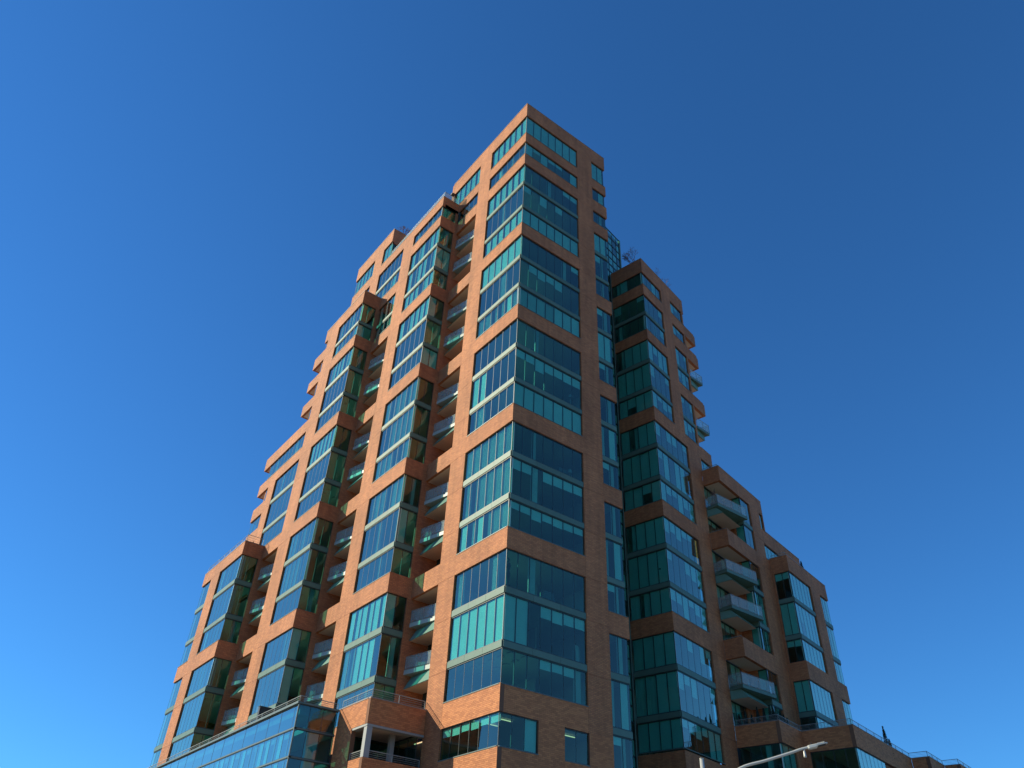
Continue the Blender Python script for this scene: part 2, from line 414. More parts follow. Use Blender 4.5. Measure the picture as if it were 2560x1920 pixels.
bm = bmesh.new(); prism(bm, [(-12, -60), (58, -60), (58, -16.5), (-12, -16.5)], 0.004, 0.13)
o = mk('pavement', bm, PAVE); o['kind'] = 'structure'
bm = bmesh.new()
for i in range(-10, 14): box(bm, RF(-11.2), i * 6, i * 6 + 3, 0, 0.12, 0.008, 0.012)
for i in range(-4, 16): box(bm, LF(-17), i * 6, i * 6 + 3, 0, 0.12, 0.008, 0.012)
o = mk('road_marking', bm, PAINT); o['kind'] = 'structure'

# ================================================================== TOWER
T = Thing('apartment_tower', 'tall stepped brick apartment tower with teal glazed corner facing the camera', 'building', (0, 0, 0))
R0, L0 = RF(0), LF(0)
# --- left face (X = 0): glazed corner bay
KL = {5: ('c', 'ooohoo', 'c'), 4: ('C', 'oofooo', 'fchhff'), 3: ('oooooo', 'oooocc', 'oooofh'), 2: ('f', 'ffffhh', 'ffhchc'), 1: ('ohoooh', 'C', 'wwwwww')}
KR = {5: ('ooohoppp'[:7], 'poqopoo', 'CCCCCCC'), 4: ('ooooohp', 'opqpqoo', 'ffffCCC'), 3: ('oohoooo', 'ppqpppp', 'CCCCCCC'), 2: ('oohoooo', 'pphpppp', 'ppqpppp'), 1: ('oohoooo', 'CCopppp', 'oooppph')}
for k in range(1, 6):
    group(T, L0, 0.1, 5.87, TT(k), 6, KL[k]); group(T, R0, 0.1, 6.72, TT(k), 7, KR[k])
    zb1 = TT(k) + 1.515 if k < 5 else 64.34
    brick(T, L0, 0, 5.87, TT(k), zb1); brick(T, R0, 0.3, 6.72, TT(k), zb1)
for fr, e, n in ((L0, 5.87, 6), (R0, 6.72, 7)):
    s0 = 0 if fr is L0 else 0.3
    window(T, fr, 0.1, e, 64.34, 66.22, n, 'hohohoh' if fr is L0 else 'CpCppoC', sill=True)
    window(T, fr, 0.1, e, 67.7, 70.55, n, 'c' if fr is L0 else 'C', sill=True)
    brick(T, fr, s0, e, 66.22, 67.7); 
window(T, L0, 0.1, 5.87, 11.65, 13.43, 6, 'pppppp', sill=True)
window(T, R0, 0.1, 2.85, 11.65, 13.43, 3, 'llC', sill=True)
window(T, R0, 4.83, 6.76, 11.65, 13.41, 2, 'll', sill=True)
brick_wall(T, L0, 0.0, 5.87, 13.43, 14.965); brick_wall(T, R0, 0.3, 6.72, 13.43, 14.965)
brick_wall(T, L0, 0.0, 5.87, 9.6, 11.6); brick_wall(T, R0, 0.3, 4.83, 9.6, 11.6); brick_wall(T, R0, 2.85, 4.83, 11.6, 13.43)
brick_wall(T, R0, 4.83, 8.72, 9.6, 11.6); brick_wall(T, R0, 6.76, 8.72, 11.6, 13.43)
brick(T, L0, 0, 5.87, 0, 9.6); brick(T, R0, 0.3, 10.6, 0, 9.6, name='brick_base')
brick(T, L0, 0, 13.2, 70.55, 72.6, name='parapet'); brick(T, R0, 0.3, 10.6, 70.55, 72.6, name='parapet')
coping(T, L0, 0, 13.2, 72.6); coping(T, R0, 0.36, 10.6, 72.6)
brick_j(T, L0, 5.87, 7.9, 0, 70.55, JT); 
brick_j(T, R0, 6.72, 8.72, 13.43, 70.55, JT)
# corner posts at the glass corner
bm = bmesh.new()
for z0, z1 in [(TT(k) - 8.35, TT(k)) for k in range(1, 6)] + [(64.34, 66.22), (67.7, 70.55), (11.65, 13.43)]:
    box(bm, R0, 0.09, 0.13, -0.13, -0.09, z0, z1)
T.part('corner_post', bm, FRAME)
# --- right face: shifted small windows beside the east edge
KS = ('ph', 'Cf', 'ph')
for k in range(1, 6):
    top = TT(k) - 3.3
    lo = top - 8.35
    group(T, R0, 8.72, 10.45, top, 2, random.choice((('ph', 'CC', 'ph'), ('oh', 'hC', 'ph'), ('CC', 'ph', 'oh'))))
    brick(T, R0, 8.72, 10.6, top, top + 1.515)
    brick(T, Fr((10.6, 0), (0, 1), (1, 0)), 0.3, 6.5, top, top + 1.515, name='side_band')
window(T, R0, 8.72, 10.45, 60.98, 62.72, 2, 'oh', sill=True); brick(T, R0, 8.72, 10.6, 62.72, 64.36)
window(T, R0, 8.72, 10.45, 64.36, 66.25, 2, 'oC', sill=True); brick(T, R0, 8.72, 10.6, 66.25, 67.7)
window(T, R0, 8.72, 10.45, 67.7, 70.55, 2, 'CC', sill=True)
brick(T, R0, 8.72, 10.6, 9.6, TT(1) - 3.3 - 8.35)
# east side wall of the tower, slightly set in behind the bands
bm = bmesh.new(); box(bm, Fr((10.5, 0), (0, 1), (1, 0)), 0.18, 14, -0.2, -0.02, 0, 72.5); T.part('side_wall', bm, FRAME)
# --- X = 0: upper windows left of the pier
window(T, L0, 7.9, 12.9, 67.7, 70.55, 5, 'c', sill=True); brick(T, L0, 12.9, 13.2, 67.7, 70.55); brick(T, L0, 7.9, 13.2, 66.22, 67.7)
window(T, L0, 7.9, 11.3, 64.34, 66.22, 4, 'hooh', sill=True)
brick(T, L0, 7.9, 11.5, TT(5), 64.34, th=0.25)
bm = bmesh.new(); box(bm, L0, 11.32, 11.5, -0.5, -0.05, 64.34, 66.22); T.part('corner_post', bm, FRAME)

# --- recess with bracket balconies, generic for the left side
def balcony_left(T, x, y0, y1, z):
    """z = soffit height; fascia and rail turned 12 degrees to the wall"""
    b = bmesh.new()
    # wedge box: sloping green front
    pts = [(x + 0.77, z + 0.93), (x + 0.25, z), (x + 1.74, z), (x + 1.74, z + 0.93)]
    for s_ in (0,):
        lo = [b.verts.new((p[0], y0 + 0.003, p[1])) for p in pts]; hi = [b.verts.new((p[0], y1 - 0.003, p[1])) for p in pts]
        b.faces.new(lo); b.faces.new(hi)
        for i in range(4): b.faces.new((lo[i], lo[(i + 1) % 4], hi[(i + 1) % 4], hi[i]))
    bal = T.part('balcony', b, DGREEN)
    s = bmesh.new(); prism(s, [(x + 0.3, y0 + .004), (x + 1.74, y0 + .004), (x + 1.74, y1 - .004), (x + 0.3, y1 - .004)], z - 0.02, z - 0.004)
    mk('soffit', s, SOFF, bal, T.loc)
    xa, xb = x + 0.13, x + 0.13 + 0.2126 * (y1 - y0)
    f = bmesh.new(); prism(f, [(xa, y1 - .005), (xb, y0 + .005), (x + 1.73, y0 + .005), (x + 1.73, y1 - .005)], z + 0.94, z + 1.24)
    mk('fascia', f, FASC_LIT, bal, T.loc)
    glass_rail(T, [(xa + .05, y1 - .04), (xb + .05, y0 + .04)], z + 1.24, 0.92, parent=bal)
def recess_left(T, x, y0, y1, ks, ztop, parent=None):
    fr = LF(x); back = LF(x + 1.78)
    # back wall: brick with a glass door strip
    z0 = 0
    bm = bmesh.new(); box(bm, back, y0 - 0.3, y1 - 0.9, -0.25, 0, z0, ztop); T.part('recess_wall', bm, BRICK, recalc=False)
    bm = bmesh.new(); box(bm, back, y1 - 0.9, y1 - 0.003, -0.25, -0.06, z0, ztop); T.part('balcony_door', bm, [mat_door], recalc=False)
    for k in ks:
        t = TT(k)
        brick(T, fr, y0, y1, t, t + 1.515, th=0.22, name='balcony_parapet')
        slab(T, fr, y0, y1, -1.78, -0.22, t + 0.004, t + 0.25, SOFF, 'soffit')
        for dz in (3.03, 6.35): 
            if t - dz > 8: balcony_left(T, x, y0, y1, t - dz)
mat_door = mat('balcony_door_glass', (0.03, 0.06, 0.055), 0.06)
recess_left(T, 0, 7.9, 11.5, (1, 2, 3, 4), TT(5))
slab(T, L0, 7.9, 11.5, -1.78, -0.25, TT(5) + 0.004, TT(5) + 0.3, SOFF, 'soffit')
for dz in (3.03, 6.35): balcony_left(T, 0, 7.9, 11.5, TT(5) - dz)
# inner side of pier A
bm = bmesh.new(); box(bm, LF(0.3), 7.6, 7.9, -1.5, 0, 14.8, 62.7); T.part('recess_return', bm, BRICK, recalc=False)

# --- generic projecting bay
def side_face(T, y, x0, x1, segs_glass, bands, zt, zb=0, n=2, kinds='o', deep=1.9):
    """right-facing side of a bay at Y=y: glass from x0 to x1, brick strip behind"""
    f = RF(y)
    for (a, b, kd) in segs_glass: window(T, f, x0 + 0.1, x1, a, b, n, kd)
    for (a, b) in bands: brick(T, f, x0 + 0.3, x1, a, b)
    bm = bmesh.new(); box(bm, f, x1, x1 + deep, -0.3, 0, zb, zt); T.part('side_pier', bm, BRICK, recalc=False)

def grp_rows(k): return [(TT(k) - lo, TT(k) - hi) for lo, hi in ROWS]
def side_spandrels(T, y, x0, x1, k):
    f = RF(y); spandrel(T, f, x0 + 0.1, x1, TT(k) - 2.97, TT(k) - 2.5); spandrel(T, f, x0 + 0.1, x1, TT(k) - 6.3, TT(k) - 5.85)

# --- bay B, plane X = -2
LB = LF(-2)
KB = {5: ('chchcc', 'chcchc', 'ccchcc'), 4: ('chcccc', 'oooooo', 'oooooo'), 3: ('fhffhf', 'ohffff', 'fffhhf'), 2: ('hffhff', 'owhwwh', 'ooohoo'), 1: ('CcCcCc', 'fhCCCo', 'wwwwhw')}
for k in range(1, 6):
    rows = (0, 1, 2)
    group(T, LB, 11.6, 17.15, TT(k), 6, tuple(q[::-1] for q in KB[k]))
    for (a, b) in grp_rows(k): window(T, RF(11.5), -1.9, -0.3, a, b, 2, random.choice(('oh', 'Co', 'oo', 'CC')))
    side_spandrels(T, 11.5, -2, -0.3, k)
    zt = TT(k) + 1.515 if k < 5 else 64.3
    brick(T, LB, 11.5, 17.15, TT(k), zt); brick(T, RF(11.5), -1.7, -0.3, TT(k), zt)
brick(T, LB, 11.5, 17.15, 0, 14.965); brick(T, RF(11.5), -1.7, -0.3, 13.3, 14.965)
window(T, LB, 11.6, 17.15, 64.3, 65.9, 6, 'oohooh', sill=True); window(T, RF(11.5), -1.9, -0.3, 64.3, 65.9, 2, 'ho')
brick(T, LB, 11.5, 23.0, 65.9, 67.35, name='parapet'); brick(T, RF(11.5), -1.7, 0.0, 65.9, 67.35, name='parapet')
coping(T, LB, 11.5, 23, 67.35); coping(T, RF(11.5), -1.6, 0, 67.35)
bm = bmesh.new(); box(bm, RF(11.5), -0.3, 1.9, -0.3, 0, 13.3, 64.3); T.part('side_pier', bm, BRICK, recalc=False)
bm = bmesh.new(); box(bm, RF(11.5), -0.3, 0.0, -0.3, 0, 64.3, 65.9); T.part('side_pier', bm, BRICK, recalc=False)
brick_j(T, LB, 17.15, 19.35, 0, 65.9, JT)
for y in (11.5,):
    bm = bmesh.new()
    for z0, z1 in [(TT(k) - 8.35, TT(k)) for k in range(1, 6)] + [(64.3, 65.9)]: box(bm, RF(y), -1.91, -1.87, -0.13, -0.09, z0, z1)
    T.part('corner_post', bm, FRAME)
glass_rail(T, [(-1.8, 23), (-1.8, 11.65), (-0.1, 11.65)], 67.41, 0.95)
# terrace deck of B
slab(T, LB, 11.5, 23, -6, -0.34, 65.9, 66.3, PAVE, 'terrace_deck')
# --- plane X = -2 beyond the pier
window(T, LB, 19.35, 24.9, 63.2, 65.9, 6, 'oooooo', sill=False); spandrel(T, LB, 19.35, 24.9, 62.75, 63.2)
window(T, LB, 19.35, 24.9, 60.7, 62.75, 6, 'hchoho', sill=True)
brick(T, LB, 19.35, 24.9, 59.1, 60.7)
window(T, LB, 19.35, 22.9, 56.5, 59.1, 4, 'cohc'); spandrel(T, LB, 19.35, 22.9, 56.1, 56.5); window(T, LB, 19.35, 22.9, 54.43, 56.1, 4, 'chcc', sill=True)
recess_left(T, -2, 19.35, 23, (1, 2, 3), TT(4) + .1)
brick(T, LB, 19.35, 23, TT(4), 54.43, th=0.25); slab(T, LB, 19.35, 23, -1.78, -0.25, TT(4) + .004, TT(4) + .3, SOFF, 'soffit')
for dz in (3.03, 6.35): balcony_left(T, -2, 19.35, 23, TT(4) - dz)
# --- penthouse block V2
window(T, LB, 23.1, 24.9, 67.55, 70.2, 2, 'Cc', sill=True); window(T, RF(23), -1.9, 0.4, 67.55, 70.0, 3, 'o')
brick(T, LB, 23, 31.9, 70.2, 72.35, name='parapet'); brick(T, RF(23), -1.7, 2.2, 70.0, 72.35, name='parapet')
coping(T, LB, 23, 31.9, 72.35); coping(T, RF(23), -1.6, 2.2, 72.35)
brick(T, LB, 23.0, 24.9, 65.9, 67.55); brick_j(T, LB, 24.9, 27.0, 59.0, 70.2, JT, name='pier')
window(T, LB, 27.0, 31.8, 67.5, 70.2, 5, 'c', sill=True); brick(T, LB, 27, 31.9, 65.9, 67.5)
window(T, LB, 27.0, 31.8, 63.2, 65.9, 5, 'o'); spandrel(T, LB, 27, 31.8, 62.75, 63.2); window(T, LB, 27.0, 31.8, 59.2, 62.75, 5, 'o')
bm = bmesh.new(); box(bm, RF(31.6), -1.8, 8, -0.28, 0, 59, 72.3); T.part('rear_wall', bm, BRICK, recalc=False)
# --- bay D, plane X = -4
LD = LF(-4)
KD = {4: ('cchchc', 'oooooo', 'owoooo'), 3: ('CcccCC', 'oooooo', 'wwwooh'), 2: ('hffhhh', 'ffhffh', 'oooooo'), 1: ('oooowo', 'owoooo', 'oooooo')}
KD2 = {4: ('chccch', 'oooowo', 'owowoo'), 3: ('cccccc', 'oooooo', 'owwowo'), 2: ('hhfhff', 'hhfffh', 'oowooo'), 1: ('ohoooo', 'oooooo', 'oooooo')}
window(T, LD, 23.1, 28.4, 56.5, 59.05, 6, 'hohhoh'); spandrel(T, LD, 23.1, 28.4, 56.1, 56.5); window(T, LD, 23.1, 28.4, 54.43, 56.1, 6, 'choohc', sill=True)
window(T, RF(23), -3.9, -2.3, 56.5, 59.05, 2, 'oo'); spandrel(T, RF(23), -3.9, -2.3, 56.1, 56.5); window(T, RF(23), -3.9, -2.3, 54.43, 56.1, 2, 'Co')
brick(T, LD, 23, 32.0, 59.05, 60.8, name='parapet'); brick(T, RF(23), -3.7, -2.0, 59.05, 60.8, name='parapet'); coping(T, LD, 23, 32, 60.8); coping(T, RF(23), -3.6, -2, 60.8)
for k in range(1, 5):
    group(T, LD, 23.1, 28.4, TT(k), 6, KD2[k])
    for (a, b) in grp_rows(k): window(T, RF(23), -3.9, -2.3, a, b, 2, random.choice(('oh', 'Co', 'oo', 'oo')))
    side_spandrels(T, 23, -4, -2.3, k)
    brick(T, LD, 23, 28.4, TT(k), TT(k) + 1.515); brick(T, RF(23), -3.7, -2.3, TT(k), TT(k) + 1.515)
brick(T, LD, 23, 28.4, 0, 14.965); brick_j(T, LD, 28.4, 31.1, 0, 59.05, JT)
bm = bmesh.new(); box(bm, RF(23), -2.3, -0.2, -0.3, 0, 0, 59.05); T.part('side_pier', bm, BRICK, recalc=False)
bm = bmesh.new()
for z0, z1 in [(TT(k) - 8.35, TT(k)) for k in range(1, 5)] + [(54.43, 59.05)]: box(bm, RF(23), -3.91, -3.87, -0.13, -0.09, z0, z1)
T.part('corner_post', bm, FRAME)
def corner_balcony_left(T, y0, y1, z0, z1):
    """brick parapet of a balcony that runs past the far corner"""
    brick(T, LD, y0, y1, z0, z1, name='balcony_parapet', th=0.25)
    slab(T, LD, y0, y1, -2.6, -0.25, z0 + 0.003, z0 + 0.25, SOFF, 'soffit')
    bm = bmesh.new(); box(bm, Fr((0, y1), (1, 0), (0, 1)), -3.75, -1.5, -0.25, 0, z0, z1); T.part('balcony_parapet', bm, BRICK)
for (a, b, e) in ((56.15, 57.75, 33.9), (52.97, 54.3, 34.0), (49.68, 51.05, 34.0)): corner_balcony_left(T, 31.1, e, a, b)
for (a, b) in ((57.75, 59.05), (54.3, 56.15), (51.05, 52.97), (47.9, 49.68)): window(T, LD, 31.1, 31.7, a, b, 1, 'o')
bm = bmesh.new(); box(bm, RF(31.4), -3.8, 8, -0.28, 0, 47.0, 59.05); T.part('rear_wall', bm, BRICK, recalc=False)
corner_balcony_left(T, 31.1, 42.0, 46.35, 47.9); window(T, LD, 31.1, 40.3, 44.4, 46.35, 9, 'oohoo', sill=True)
corner_balcony_left(T, 31.1, 42.0, 43.0, 44.4)
group(T, LD, 31.1, 37.0, TT(3), 6, ('ohooho', 'oooooo', 'oooooo'))
brick_j(T, LD, 37.0, 38.9, 30, 43.0, JT)
window(T, LD, 38.9, 39.6, 41.35, 43.0, 1, 'o'); corner_balcony_left(T, 38.9, 42.0, 39.85, 41.35)
window(T, LD, 38.9, 41.9, 38.1, 39.85, 3, 'o'); brick(T, LD, 38.9, 42.0, 36.6, 38.1); window(T, LD, 38.9, 41.9, 34.75, 36.6, 3, 'o')
brick(T, LD, 31.1, 37.0, TT(2), 34.7); 
bm = bmesh.new(); box(bm, RF(39.8), -3.8, 8, -0.28, 0, 33, 47.6); T.part('rear_wall', bm, BRICK, recalc=False)
recess_left(T, -4, 31.1, 35, (1,), TT(2)); slab(T, LD, 31.1, 35, -1.78, -0.3, TT(2) + .004, TT(2) + .3, SOFF, 'soffit')
for dz in (3.03, 6.35): balcony_left(T, -4, 31.1, 35, TT(2) - dz)
# --- bay E, plane X = -6
LE = LF(-6)
for k in (1, 2):
    group(T, LE, 35.1, 40.7, TT(k), 6, (('hohhoh', 'ohwhoh', 'ooohoo'), ('hhohoh', 'owhwoo', 'oohooh'))[k - 1])
    group(T, LE, 43.2, 45.9, TT(k), 3, ('oho', 'ooh', 'oho'))
    for (a, b) in grp_rows(k): window(T, RF(35), -5.9, -4.3, a, b, 2, random.choice(('oh', 'ho', 'oo')))
    side_spandrels(T, 35, -6, -4.3, k)
    zt = TT(k) + 1.515 if k < 2 else 34.55
    brick(T, LE, 35, 40.7, TT(k), zt); brick(T, LE, 43.2, 46, TT(k), zt); brick(T, RF(35), -5.7, -4.3, TT(k), zt)
brick(T, LE, 35, 40.7, 0, 14.965); brick(T, LE, 43.2, 46, 0, 14.965); brick_j(T, LE, 40.7, 43.2, 0, 34.55, JT)
brick(T, RF(35), -4.3, -4.0, TT(2), 34.55)
coping(T, LE, 35, 46, 34.55); coping(T, RF(35), -5.6, -4, 34.55)
bm = bmesh.new(); box(bm, RF(35), -4.3, -2.2, -0.3, 0, 0, TT(2)); T.part('side_pier', bm, BRICK, recalc=False)
railing(T, [(-5.8, 46, 34.6), (-5.8, 35.2, 34.6), (-4.2, 35.2, 34.6)], 0.75, 2)
bm = bmesh.new(); box(bm, RF(45.7), -5.7, 8, -0.28, 0, 0, 34.5); T.part('rear_wall', bm, BRICK, recalc=False)

# --- interiors of the tower: slabs at band and spandrel heights, partitions, cores
lev = []
for k in range(1, 6):
    lev += [(TT(k) - 2.95, TT(k) - 2.52), (TT(k) - 6.28, TT(k) - 5.87)]
lev += [(TT(k) + 0.03, TT(k) + 1.48) for k in range(0, 5)]
lev_top = [(TT(5) + 0.03, 64.3), (66.25, 67.67), (70.58, 71.0)]
def slabs(T, fr, t0, t1, d0, d1, zs, zmax, zmin=9):
    for a, b in zs:
        if zmin <= a and b <= zmax: slab(T, fr, t0, t1, d0, d1, a, b)
slabs(T, R0, 0.31, 8.0, -7.4, -0.31, lev + lev_top, 71.2)
levS = []
for k in range(1, 6):
    t = TT(k) - 3.3; levS += [(t + .03, t + 1.48), (t - 2.95, t - 2.52), (t - 6.28, t - 5.87)]
slabs(T, R0, 8.25, 10.28, -7.4, -0.31, levS + [(62.75, 64.3), (66.3, 67.67), (70.58, 71.0)], 71.2)
slab(T, R0, 8.0, 8.25, -7.4, -0.31, 9, 71.0, name='partition')
slab(T, R0, 0.31, 10.28, -7.5, -7.4, 9, 71.0, name='partition'); slab(T, R0, 5.2, 5.3, -7.4, -3.4, 9, 71.0, name='partition')
slabs(T, L0, 7.61, 13.0, -8, -0.31, [(66.25, 67.67), (70.58, 71.0), (62.9, 64.3)], 71.2)
slab(T, L0, 7.61, 13.2, -8.2, -8.0, 62, 71, name='partition')
bm = bmesh.new(); box(bm, RF(13.2), 0.0, 10.3, -0.25, 0, 60, 72.5); T.part('rear_wall', bm, BRICK, recalc=False)
slab(T, LB, 23.3, 31.5, -6.5, -0.31, 70.25, 70.6)
# bay B, D, E rooms
slabs(T, LB, 11.81, 19.0, -6.5, -0.31, lev + [(TT(5) + .03, 64.27), (65.93, 66.2)], 67)
slab(T, LB, 11.81, 19.0, -6.6, -6.5, 9, 66, name='partition'); slab(T, LB, 17.2, 17.3, -6.5, -0.31, 9, 66, name='partition')
slabs(T, LB, 19.4, 31.5, -6.5, -0.31, [(62.8, 63.15), (65.93, 67.2), (59.13, 60.67), (56.12, 56.48), (54.1, 54.4)], 72, 54)
slab(T, LB, 19.2, 31.5, -6.6, -6.5, 54, 65.9, name='partition'); slab(T, LB, 23.3, 31.5, -6.6, -6.5, 65.9, 71, name='partition')
slabs(T, LD, 23.31, 31.0, -6.5, -0.31, [l for l in lev if l[1] < TT(4)] + [(TT(4) + .03, 54.4), (56.12, 56.48), (59.1, 59.5)], 60)
slab(T, LD, 23.31, 31.3, -6.6, -6.5, 9, 59.5, name='partition')
slabs(T, LD, 31.3, 39.7, -6.5, -0.31, [(43.05, 44.35), (46.4, 47.5), (40.1, 40.5), (36.8, 37.2), (33.3, 34.65)], 50)
slab(T, LD, 31.3, 39.8, -6.6, -6.5, 33, 47.6, name='partition')
slabs(T, LE, 35.31, 45.6, -6.5, -0.31, [l for l in lev if l[1] < TT(2)], 36)
slab(T, LE, 35.31, 45.6, -6.5, -0.31, TT(2) + .03, 34.3, name='roof_slab'); slab(T, LE, 35.31, 45.6, -6.6, -6.5, 9, 34, name='partition')
slab(T, LD, 23.3, 31.9, -2.0, -0.34, 59.55, 60.2, PAVE, 'terrace_deck')
slab(T, L0, 0.35, 13, -10, -0.35, 71.3, 71.8, PAVE, 'roof_slab')
slab(T, LB, 23.3, 31.6, -8, -0.35, 71.3, 71.8, PAVE, 'roof_slab'); 
slab(T, LF(0), 13.2, 46, -9, -7.2, 0, 30, PLASTER, 'core_wall')
# flood light under the parapet, by the terrace of bay B
bm = bmesh.new(); box(bm, L0, 12.95, 13.25, 0.0, 0.32, 70.5, 70.75); box(bm, L0, 13.05, 13.15, -0.02, 0.1, 70.75, 71.0); T.part('flood_light', bm, BLACK)

# --- low brick terrace block in front of the balcony recess (plane X=-4.03)
XB = -4.03; LBW = LF(XB); YB = 7.7
brick_wall(T, RF(YB), XB + 0.0, -0.02, 13.38, 14.84, single=190, name='terrace_parapet')
brick_wall(T, LBW, YB + 0.31, 11.75, 13.38, 14.84, single=110, name='terrace_parapet')
bm = bmesh.new(); box(bm, LBW, YB, YB + 0.31, -0.05, -0.001, 13.38, 14.84); T.part('parapet_corner', bm, BRICK, recalc=False)
coping(T, RF(YB), XB + 0.02, 0, 14.84); coping(T, LBW, YB + 0.34, 11.75, 14.84)
slab(T, LBW, YB + 0.31, 11.75, -4.3, -0.31, 13.384, 13.8, SOFF, 'soffit')
slab(T, LBW, YB + 0.02, 9.6, -0.4, -0.02, 13.25, 13.38, WHITE, 'soffit_beam'); slab(T, RF(YB), XB + 0.4, -0.02, -0.4, -0.02, 13.25, 13.38, WHITE, 'soffit_beam')
railing(T, [(XB + 0.15, 11.7, 14.9), (XB + 0.15, YB + .15, 14.9), (-0.1, YB + .15, 14.9)], 0.5, 3)
brick_wall(T, RF(YB), XB, -0.02, 9.6, 11.53, name='terrace_parapet'); brick_wall(T, LBW, YB + .31, 9.6, 9.6, 11.53, name='terrace_parapet')
bm = bmesh.new(); box(bm, LBW, YB, YB + 0.31, -0.05, -0.001, 9.6, 11.53); T.part('parapet_corner', bm, BRICK, recalc=False)
railing(T, [(XB + 0.12, 9.58, 11.53), (XB + 0.12, YB + .12, 11.53), (-0.1, YB + .12, 11.53)], 0.42, 3)
brick_wall(T, LBW, 9.6, 11.78, 9.6, 13.38); brick(T, LBW, YB, 11.78, 0, 9.6); brick(T, RF(YB), XB + .3, -0.02, 0, 9.6)
slab(T, LBW, YB + 0.31, 11.75, -4.3, -0.31, 9.8, 11.2, PAVE, 'loggia_floor')
bm = bmesh.new(); box(bm, LBW, YB + 0.05, YB + 0.42, -0.42, -0.05, 11.53, 13.25); T.part('column', bm, WHITE)
bm = bmesh.new(); box(bm, LF(-1.6), 9.0, 9.3, -0.3, 0, 11.2, 13.38); T.part('column', bm, WHITE)
# glazed back of the loggia
window(T, RF(11.2), XB + .3, -0.2, 11.2, 13.38, 4, 'o'); window(T, LF(-0.5), 7.9, 11.2, 11.2, 13.38, 3, 'llo')
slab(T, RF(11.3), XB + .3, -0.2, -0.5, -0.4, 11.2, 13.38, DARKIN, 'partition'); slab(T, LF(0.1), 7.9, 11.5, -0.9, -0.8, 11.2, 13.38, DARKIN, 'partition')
finish_windows(T)

# ================================================================== GLASS SHAFT + WING
Wg = Thing('apartment_wing', 'shaded stepped brick wing with corner balconies to the right of the tower', 'building', (WO.x, WO.y, 0))
A0, B0 = WR(0), WL(0)
def wgroup(fr, t0, t1, top, n, kinds, **kw): group(Wg, fr, t0, t1, top, n, kinds, **kw)
KWR = {4: ('hoCo', 'qqpo', 'qphp'), 3: None, 2: None, 1: None}
def rk(n, s): return ''.join(random.choice(s) for _ in range(n))
for k in (1, 2, 3, 4):
    n, e = (6, 5.9) if k < 4 else (4, 3.8)
    if k == 3: n, e = 6, 5.9
    wgroup(A0, 0.1, e, TT(k), n, (rk(n, 'qpqo') if k != 4 else 'CqCC', rk(n, 'qCpo'), rk(n, 'CqCp')))
    wgroup(B0, 0.1, 3.85, TT(k), 4, (rk(4, 'CCCCh'), rk(4, 'CCCCf'), rk(4, 'CCfhq')))
    zt = TT(k) + 1.515
    if k < 4: brick(Wg, A0, 0, e if k != 3 else 3.8, TT(k), zt); brick(Wg, B0, 0.3, 3.9, TT(k), zt)
brick(Wg, A0, 0, 3.8, TT(4), 54.2); brick(Wg, B0, 0.3, 3.9, TT(4), 54.2)
for fr, e, n in ((A0, 3.8, 4), (B0, 3.85, 4)):
    ee = e if fr is A0 else 3.9; s0 = 0 if fr is A0 else 0.3
    window(Wg, fr, 0.1, e, 56.72, 59.13, n, rk(n, 'pqoo')); spandrel(Wg, fr, 0.1, e, 56.3, 56.72); window(Wg, fr, 0.1, e, 54.2, 56.3, n, rk(n, 'qooh'), sill=True)
    brick(Wg, fr, s0, ee, 59.13, 60.62); window(Wg, fr, 0.1, e, 60.62, 62.43, n, rk(n, 'CoCh'), sill=True)
brick(Wg, A0, 0, 8.63, 62.43, 64.4, name='parapet'); brick(Wg, B0, 0.3, 3.9, 62.43, 64.4, name='parapet')
coping(Wg, A0, 0, 8.63, 64.4); coping(Wg, B0, 0.36, 3.9, 64.4)
brick(Wg, A0, 0, 5.9, 0, 14.8); brick(Wg, B0, 0.3, 3.9, 0, 14.8)
bm = bmesh.new()
for z0, z1 in [(TT(k) - 8.35, TT(k)) for k in (1, 2, 3, 4)] + [(54.2, 59.13), (60.62, 62.43)]: box(bm, A0, 0.09, 0.13, -0.13, -0.09, z0, z1)
Wg.part('corner_post', bm, FRAME)
# pier beside the corner glazing (narrow glazing above the third band, wide below)
brick_j(Wg, A0, 3.8, 5.72, TT(3), 62.43, JT)
brick_j(Wg, A0, 5.9, 8.2, 0, TT(3), JT)
for (a, b) in ((60.62, 62.43), (57.5, 59.08)): window(Wg, A0, 5.72, 8.45, a, b, 3, 'Cpo', sill=True)
brick(Wg, A0, 5.72, 10.5, 59.08, 60.62); brick(Wg, A0, 5.72, 10.55, 55.85, 57.5)
window(Wg, A0, 5.72, 8.45, 53.45, 55.85, 3, 'Cop'); spandrel(Wg, A0, 5.72, 8.45, 53.0, 53.45); window(Wg, A0, 5.72, 8.45, 50.98, 53.0, 3, 'qCp', sill=True)
brick(Wg, A0, 5.72, 10.6, 49.45, 50.98)
window(Wg, A0, 5.72, 8.45, 46.93, 49.45, 3, 'poq'); spandrel(Wg, A0, 5.72, 8.45, 46.48, 46.93); window(Wg, A0, 5.72, 8.45, 44.47, 46.48, 3, 'Cqp', sill=True)
brick(Wg, A0, 5.72, 10.78, TT(3), 44.47, name='parapet')
window(Wg, A0, 8.2, 10.6, 41.4, TT(3), 3, 'pqo')
coping(Wg, A0, 8.7, 10.78, 44.47)
def corner_slab_right(z, e, v=0.0, s0=8.5, th=1.4):
    slab(Wg, WR(v), s0, e, -2.4, -0.25, z + 0.003, z + 0.25, SOFF, 'soffit')
    bm = bmesh.new(); box(bm, WL(e), v + 0.01, v + 2.4, -0.25, 0, z, z + th); Wg.part('balcony_parapet', bm, BRICK)
for z, e in ((59.08, 10.5), (55.85, 10.55), (49.45, 10.6)): corner_slab_right(z, e)
